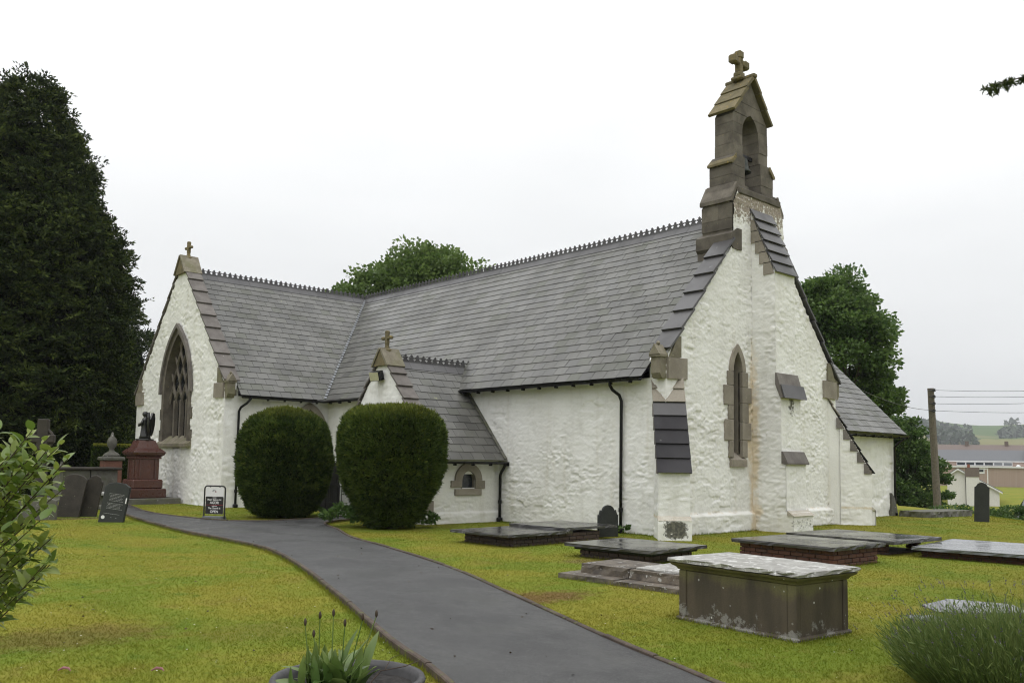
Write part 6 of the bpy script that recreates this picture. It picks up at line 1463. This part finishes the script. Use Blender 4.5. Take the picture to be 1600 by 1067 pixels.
# white house
o_ = local_place(1500, 785, 100); t = tag(empty('white_house', o_, RZV), 'white rendered house end with a brick topped chimney stack', 'house', 'buildings beyond the churchyard')
MB().prism([(-1.25, -1.5), (3.95, -1.5), (3.95, 1.40), (-.15, 3.72), (-1.25, 2.95)], 'y', 0, 7).build('wall', 'render_white', t)
for a, b in (((-1.75, 2.72), (-.15, 3.86)), ((4.25, 1.28), (-.15, 3.86))):
    v = Vector((b[0]-a[0], 0, b[1]-a[1])).normalized(); nr = Vector((-v.z, 0, v.x)); nr = nr if nr.z > 0 else -nr
    vv = [Vector((a[0], -.25, a[1])), Vector((b[0], -.25, b[1])), Vector((b[0], 7.2, b[1])), Vector((a[0], 7.2, a[1]))]; MB().add([*vv, *[q+nr*.10 for q in vv]], SF).build('roof', 'house_slate', t)
    vv = [Vector((a[0], -.28, a[1]-.14)), Vector((b[0], -.28, b[1]-.14)), Vector((b[0], -.28, b[1]+.04)), Vector((a[0], -.28, a[1]+.04))]; MB().add([*vv, *[q+Vector((0, .03, 0)) for q in vv]], SF).build('bargeboard', 'upvc', t)
MB().box(.66, 1.98, -.45, .3, -1.5, 2.98).build('chimney_stack', 'render_white', t); c = MB().box(.58, 2.02, -.50, .5, 2.98, 4.05).build('chimney_top', 'roof_brown', t)
MB().lathe([(.16, 0), (.14, .3), (.17, .35)], 10, (.95, -.1, 4.05)).build('chimney_pot', 'terracotta_pot', t)
MB().box(.60, .66, -.06, -.0, -1.5, 3.1).build('downpipe', 'black_paint', t)
# school
o_ = local_place(1525, 759, 150); t = tag(empty('brick_school', o_, RZV), 'long low brick school building with a strip of windows', 'building', 'buildings beyond the churchyard')
MB().box(-5.5, 7.75, 0, 5.9, -1.2, 3.18).build('wall', 'school_brick', t); MB().box(7.8, 20, 1.5, 8, -1.2, 3.10).build('wall', 'school_brick', t)
MB().box(-5.8, 20.2, -.25, 6.0, 3.18, 3.44).build('fascia', 'upvc', t)
f = MB().box(.35, 1.35, -.06, .02, 2.15, 3.15).build('window', 'upvc', t); MB().box(.52, 1.18, -.08, -.062, 2.45, 2.85).build('pane', 'leaded_glass', f)
MB().box(-6.5, 7.9, 6.0, 9, 3.2, 4.22).build('wall', 'school_brick', t)
for k in range(6):
    x0 = -2.9+k*1.45; f = MB().box(x0, x0+1.43, 5.90, 6.02, 3.50, 4.18, .01).build('window', 'upvc', t); MB().box(x0+.10, x0+1.33, 5.86, 5.895, 3.62, 4.06).build('pane', 'leaded_glass' if k < 4 else 'sign_grey', f)
MB().box(-6.7, 8.1, 5.75, 9.2, 4.22, 4.36).build('fascia', 'upvc', t)
MB().add([(-6.6, 5.8, 4.37), (7.9, 5.8, 4.37), (7.9, 10.5, 6.35), (-6.6, 10.5, 6.35)], [(0, 1, 2, 3)]).build('roof', 'school_roof', t)
MB().box(7.9, 22, 6.1, 12, 3.2, 6.5).build('wall', 'school_brick', t)
MB().add([(-6.8, 10.6, 6.1), (26, 10.6, 6.1), (26, 13.5, 7.35), (-6.8, 13.5, 7.35)], [(0, 1, 2, 3)]).build('roof', 'roof_brown', t)
for x in (-1.15, 5.25): MB().box(x-.3, x+.3, 12.9, 13.7, 6.9, 8.0).build('chimney', 'roof_brown', t)
dd_ = MB().box(8.3, 9.6, 1.42, 1.49, -1.0, 2.1).build('door', 'leaded_glass', t); MB().box(8.15, 8.3, 1.40, 1.49, -1.0, 2.25).build('door_frame', 'upvc', t)
for x in (-4.9, 6.4): MB().lathe([(.35, 3.44), (.30, 3.62), (.1, 3.74)], 10, (x, 1, 0)).build('roof_light', 'upvc', t)
# lamp post, fence and a roof corner
o_ = local_place(1544, 772, 125); t = tag(empty('lamp_post', o_, RZV), 'thin pale lamp post in front of the school wall', 'lamp post')
MB().tube([(0, 0, -1), (0, 0, 3.6)], [.09, .06], 8).build('post', 'upvc', t); MB().box(-.45, .1, -.1, .1, 3.58, 3.7, .03).build('lantern', 'upvc', t)
o_ = local_place(1575, 774, 118); t = tag(empty('fence', o_, RZV), 'low grey wire fence across the school lawn', 'fence')
for k in range(9): MB().box(-4+k*1.4, -3.94+k*1.4, -.03, .03, -.9, .25).build('post', 'sign_grey', t)
for z in (.0, .2): MB().box(-4, 7.3, -.015, .015, z, z+.04).build('rail', 'sign_grey', t)
o_ = local_place(1606, 812, 58); t = tag(empty('bungalow', o_, RZV), 'grey slate roof corner of a low building at the right edge', 'house', 'buildings beyond the churchyard')
MB().box(0, 7, .3, 6, -2.5, -.3).build('wall', 'render_white', t); MB().add([(-.8, -.2, -.35), (7, -.2, -.35), (7, 3.2, 1.6), (-.0, 3.2, 1.3)], [(0, 1, 2, 3)]).build('roof', 'house_slate', t)
MB().add([(-.0, 3.2, 1.29), (7, 3.2, 1.59), (7, 6.4, -.4), (-.8, 6.4, -.4)], [(0, 1, 2, 3)]).build('roof', 'house_slate', t)
# woods on the far hillside
rg = np.random.default_rng(121); n = 60000; D = 850+1400*rg.random(n); an = YAW-R(36)+R(26)*rg.random(n); x = CAM[0]+D*np.cos(an); y = CAM[1]+D*np.sin(an)
dens = fbm(x*.0045, y*.0045, 8, 3)+.35*np.exp(-((D-1500-200*np.sin(an*30))/140)**2)+.3*(D > 1950)*fbm(an*60, D*.004, 4, 2)
ok = dens > .68; x, y = x[ok], y[ok]; n = len(x); P = np.stack([x, y, terrain(x, y)+2+rg.random(n)*11], 1)
o = leaves('hillside_woods', P, rand_dir(n, rg)+np.array([0, 0, .4]), 8.5, 7.0, 'hill_leaf', None, None, 122); o['kind'] = 'stuff'; o['label'] = 'hazy dark woods across the far hillside'; o['category'] = 'woods'
# damp air
hz = MB().box(-3310, 3310, -3310, 3310, -30, 240).build('haze', 'sign_white'); hz['kind'] = 'stuff'; hz['label'] = 'thin damp haze in the air'
s = bpy.data.materials.new('haze'); s.use_nodes = True; s.node_tree.nodes.clear(); o_ = s.node_tree.nodes.new('ShaderNodeOutputMaterial'); v_ = s.node_tree.nodes.new('ShaderNodeVolumePrincipled')
v_.inputs['Color'].default_value = (.92, .95, 1, 1); v_.inputs['Density'].default_value = .00022; v_.inputs['Anisotropy'].default_value = .2
s.node_tree.links.new(v_.outputs[0], o_.inputs['Volume']); hz.data.materials.clear(); hz.data.materials.append(s)
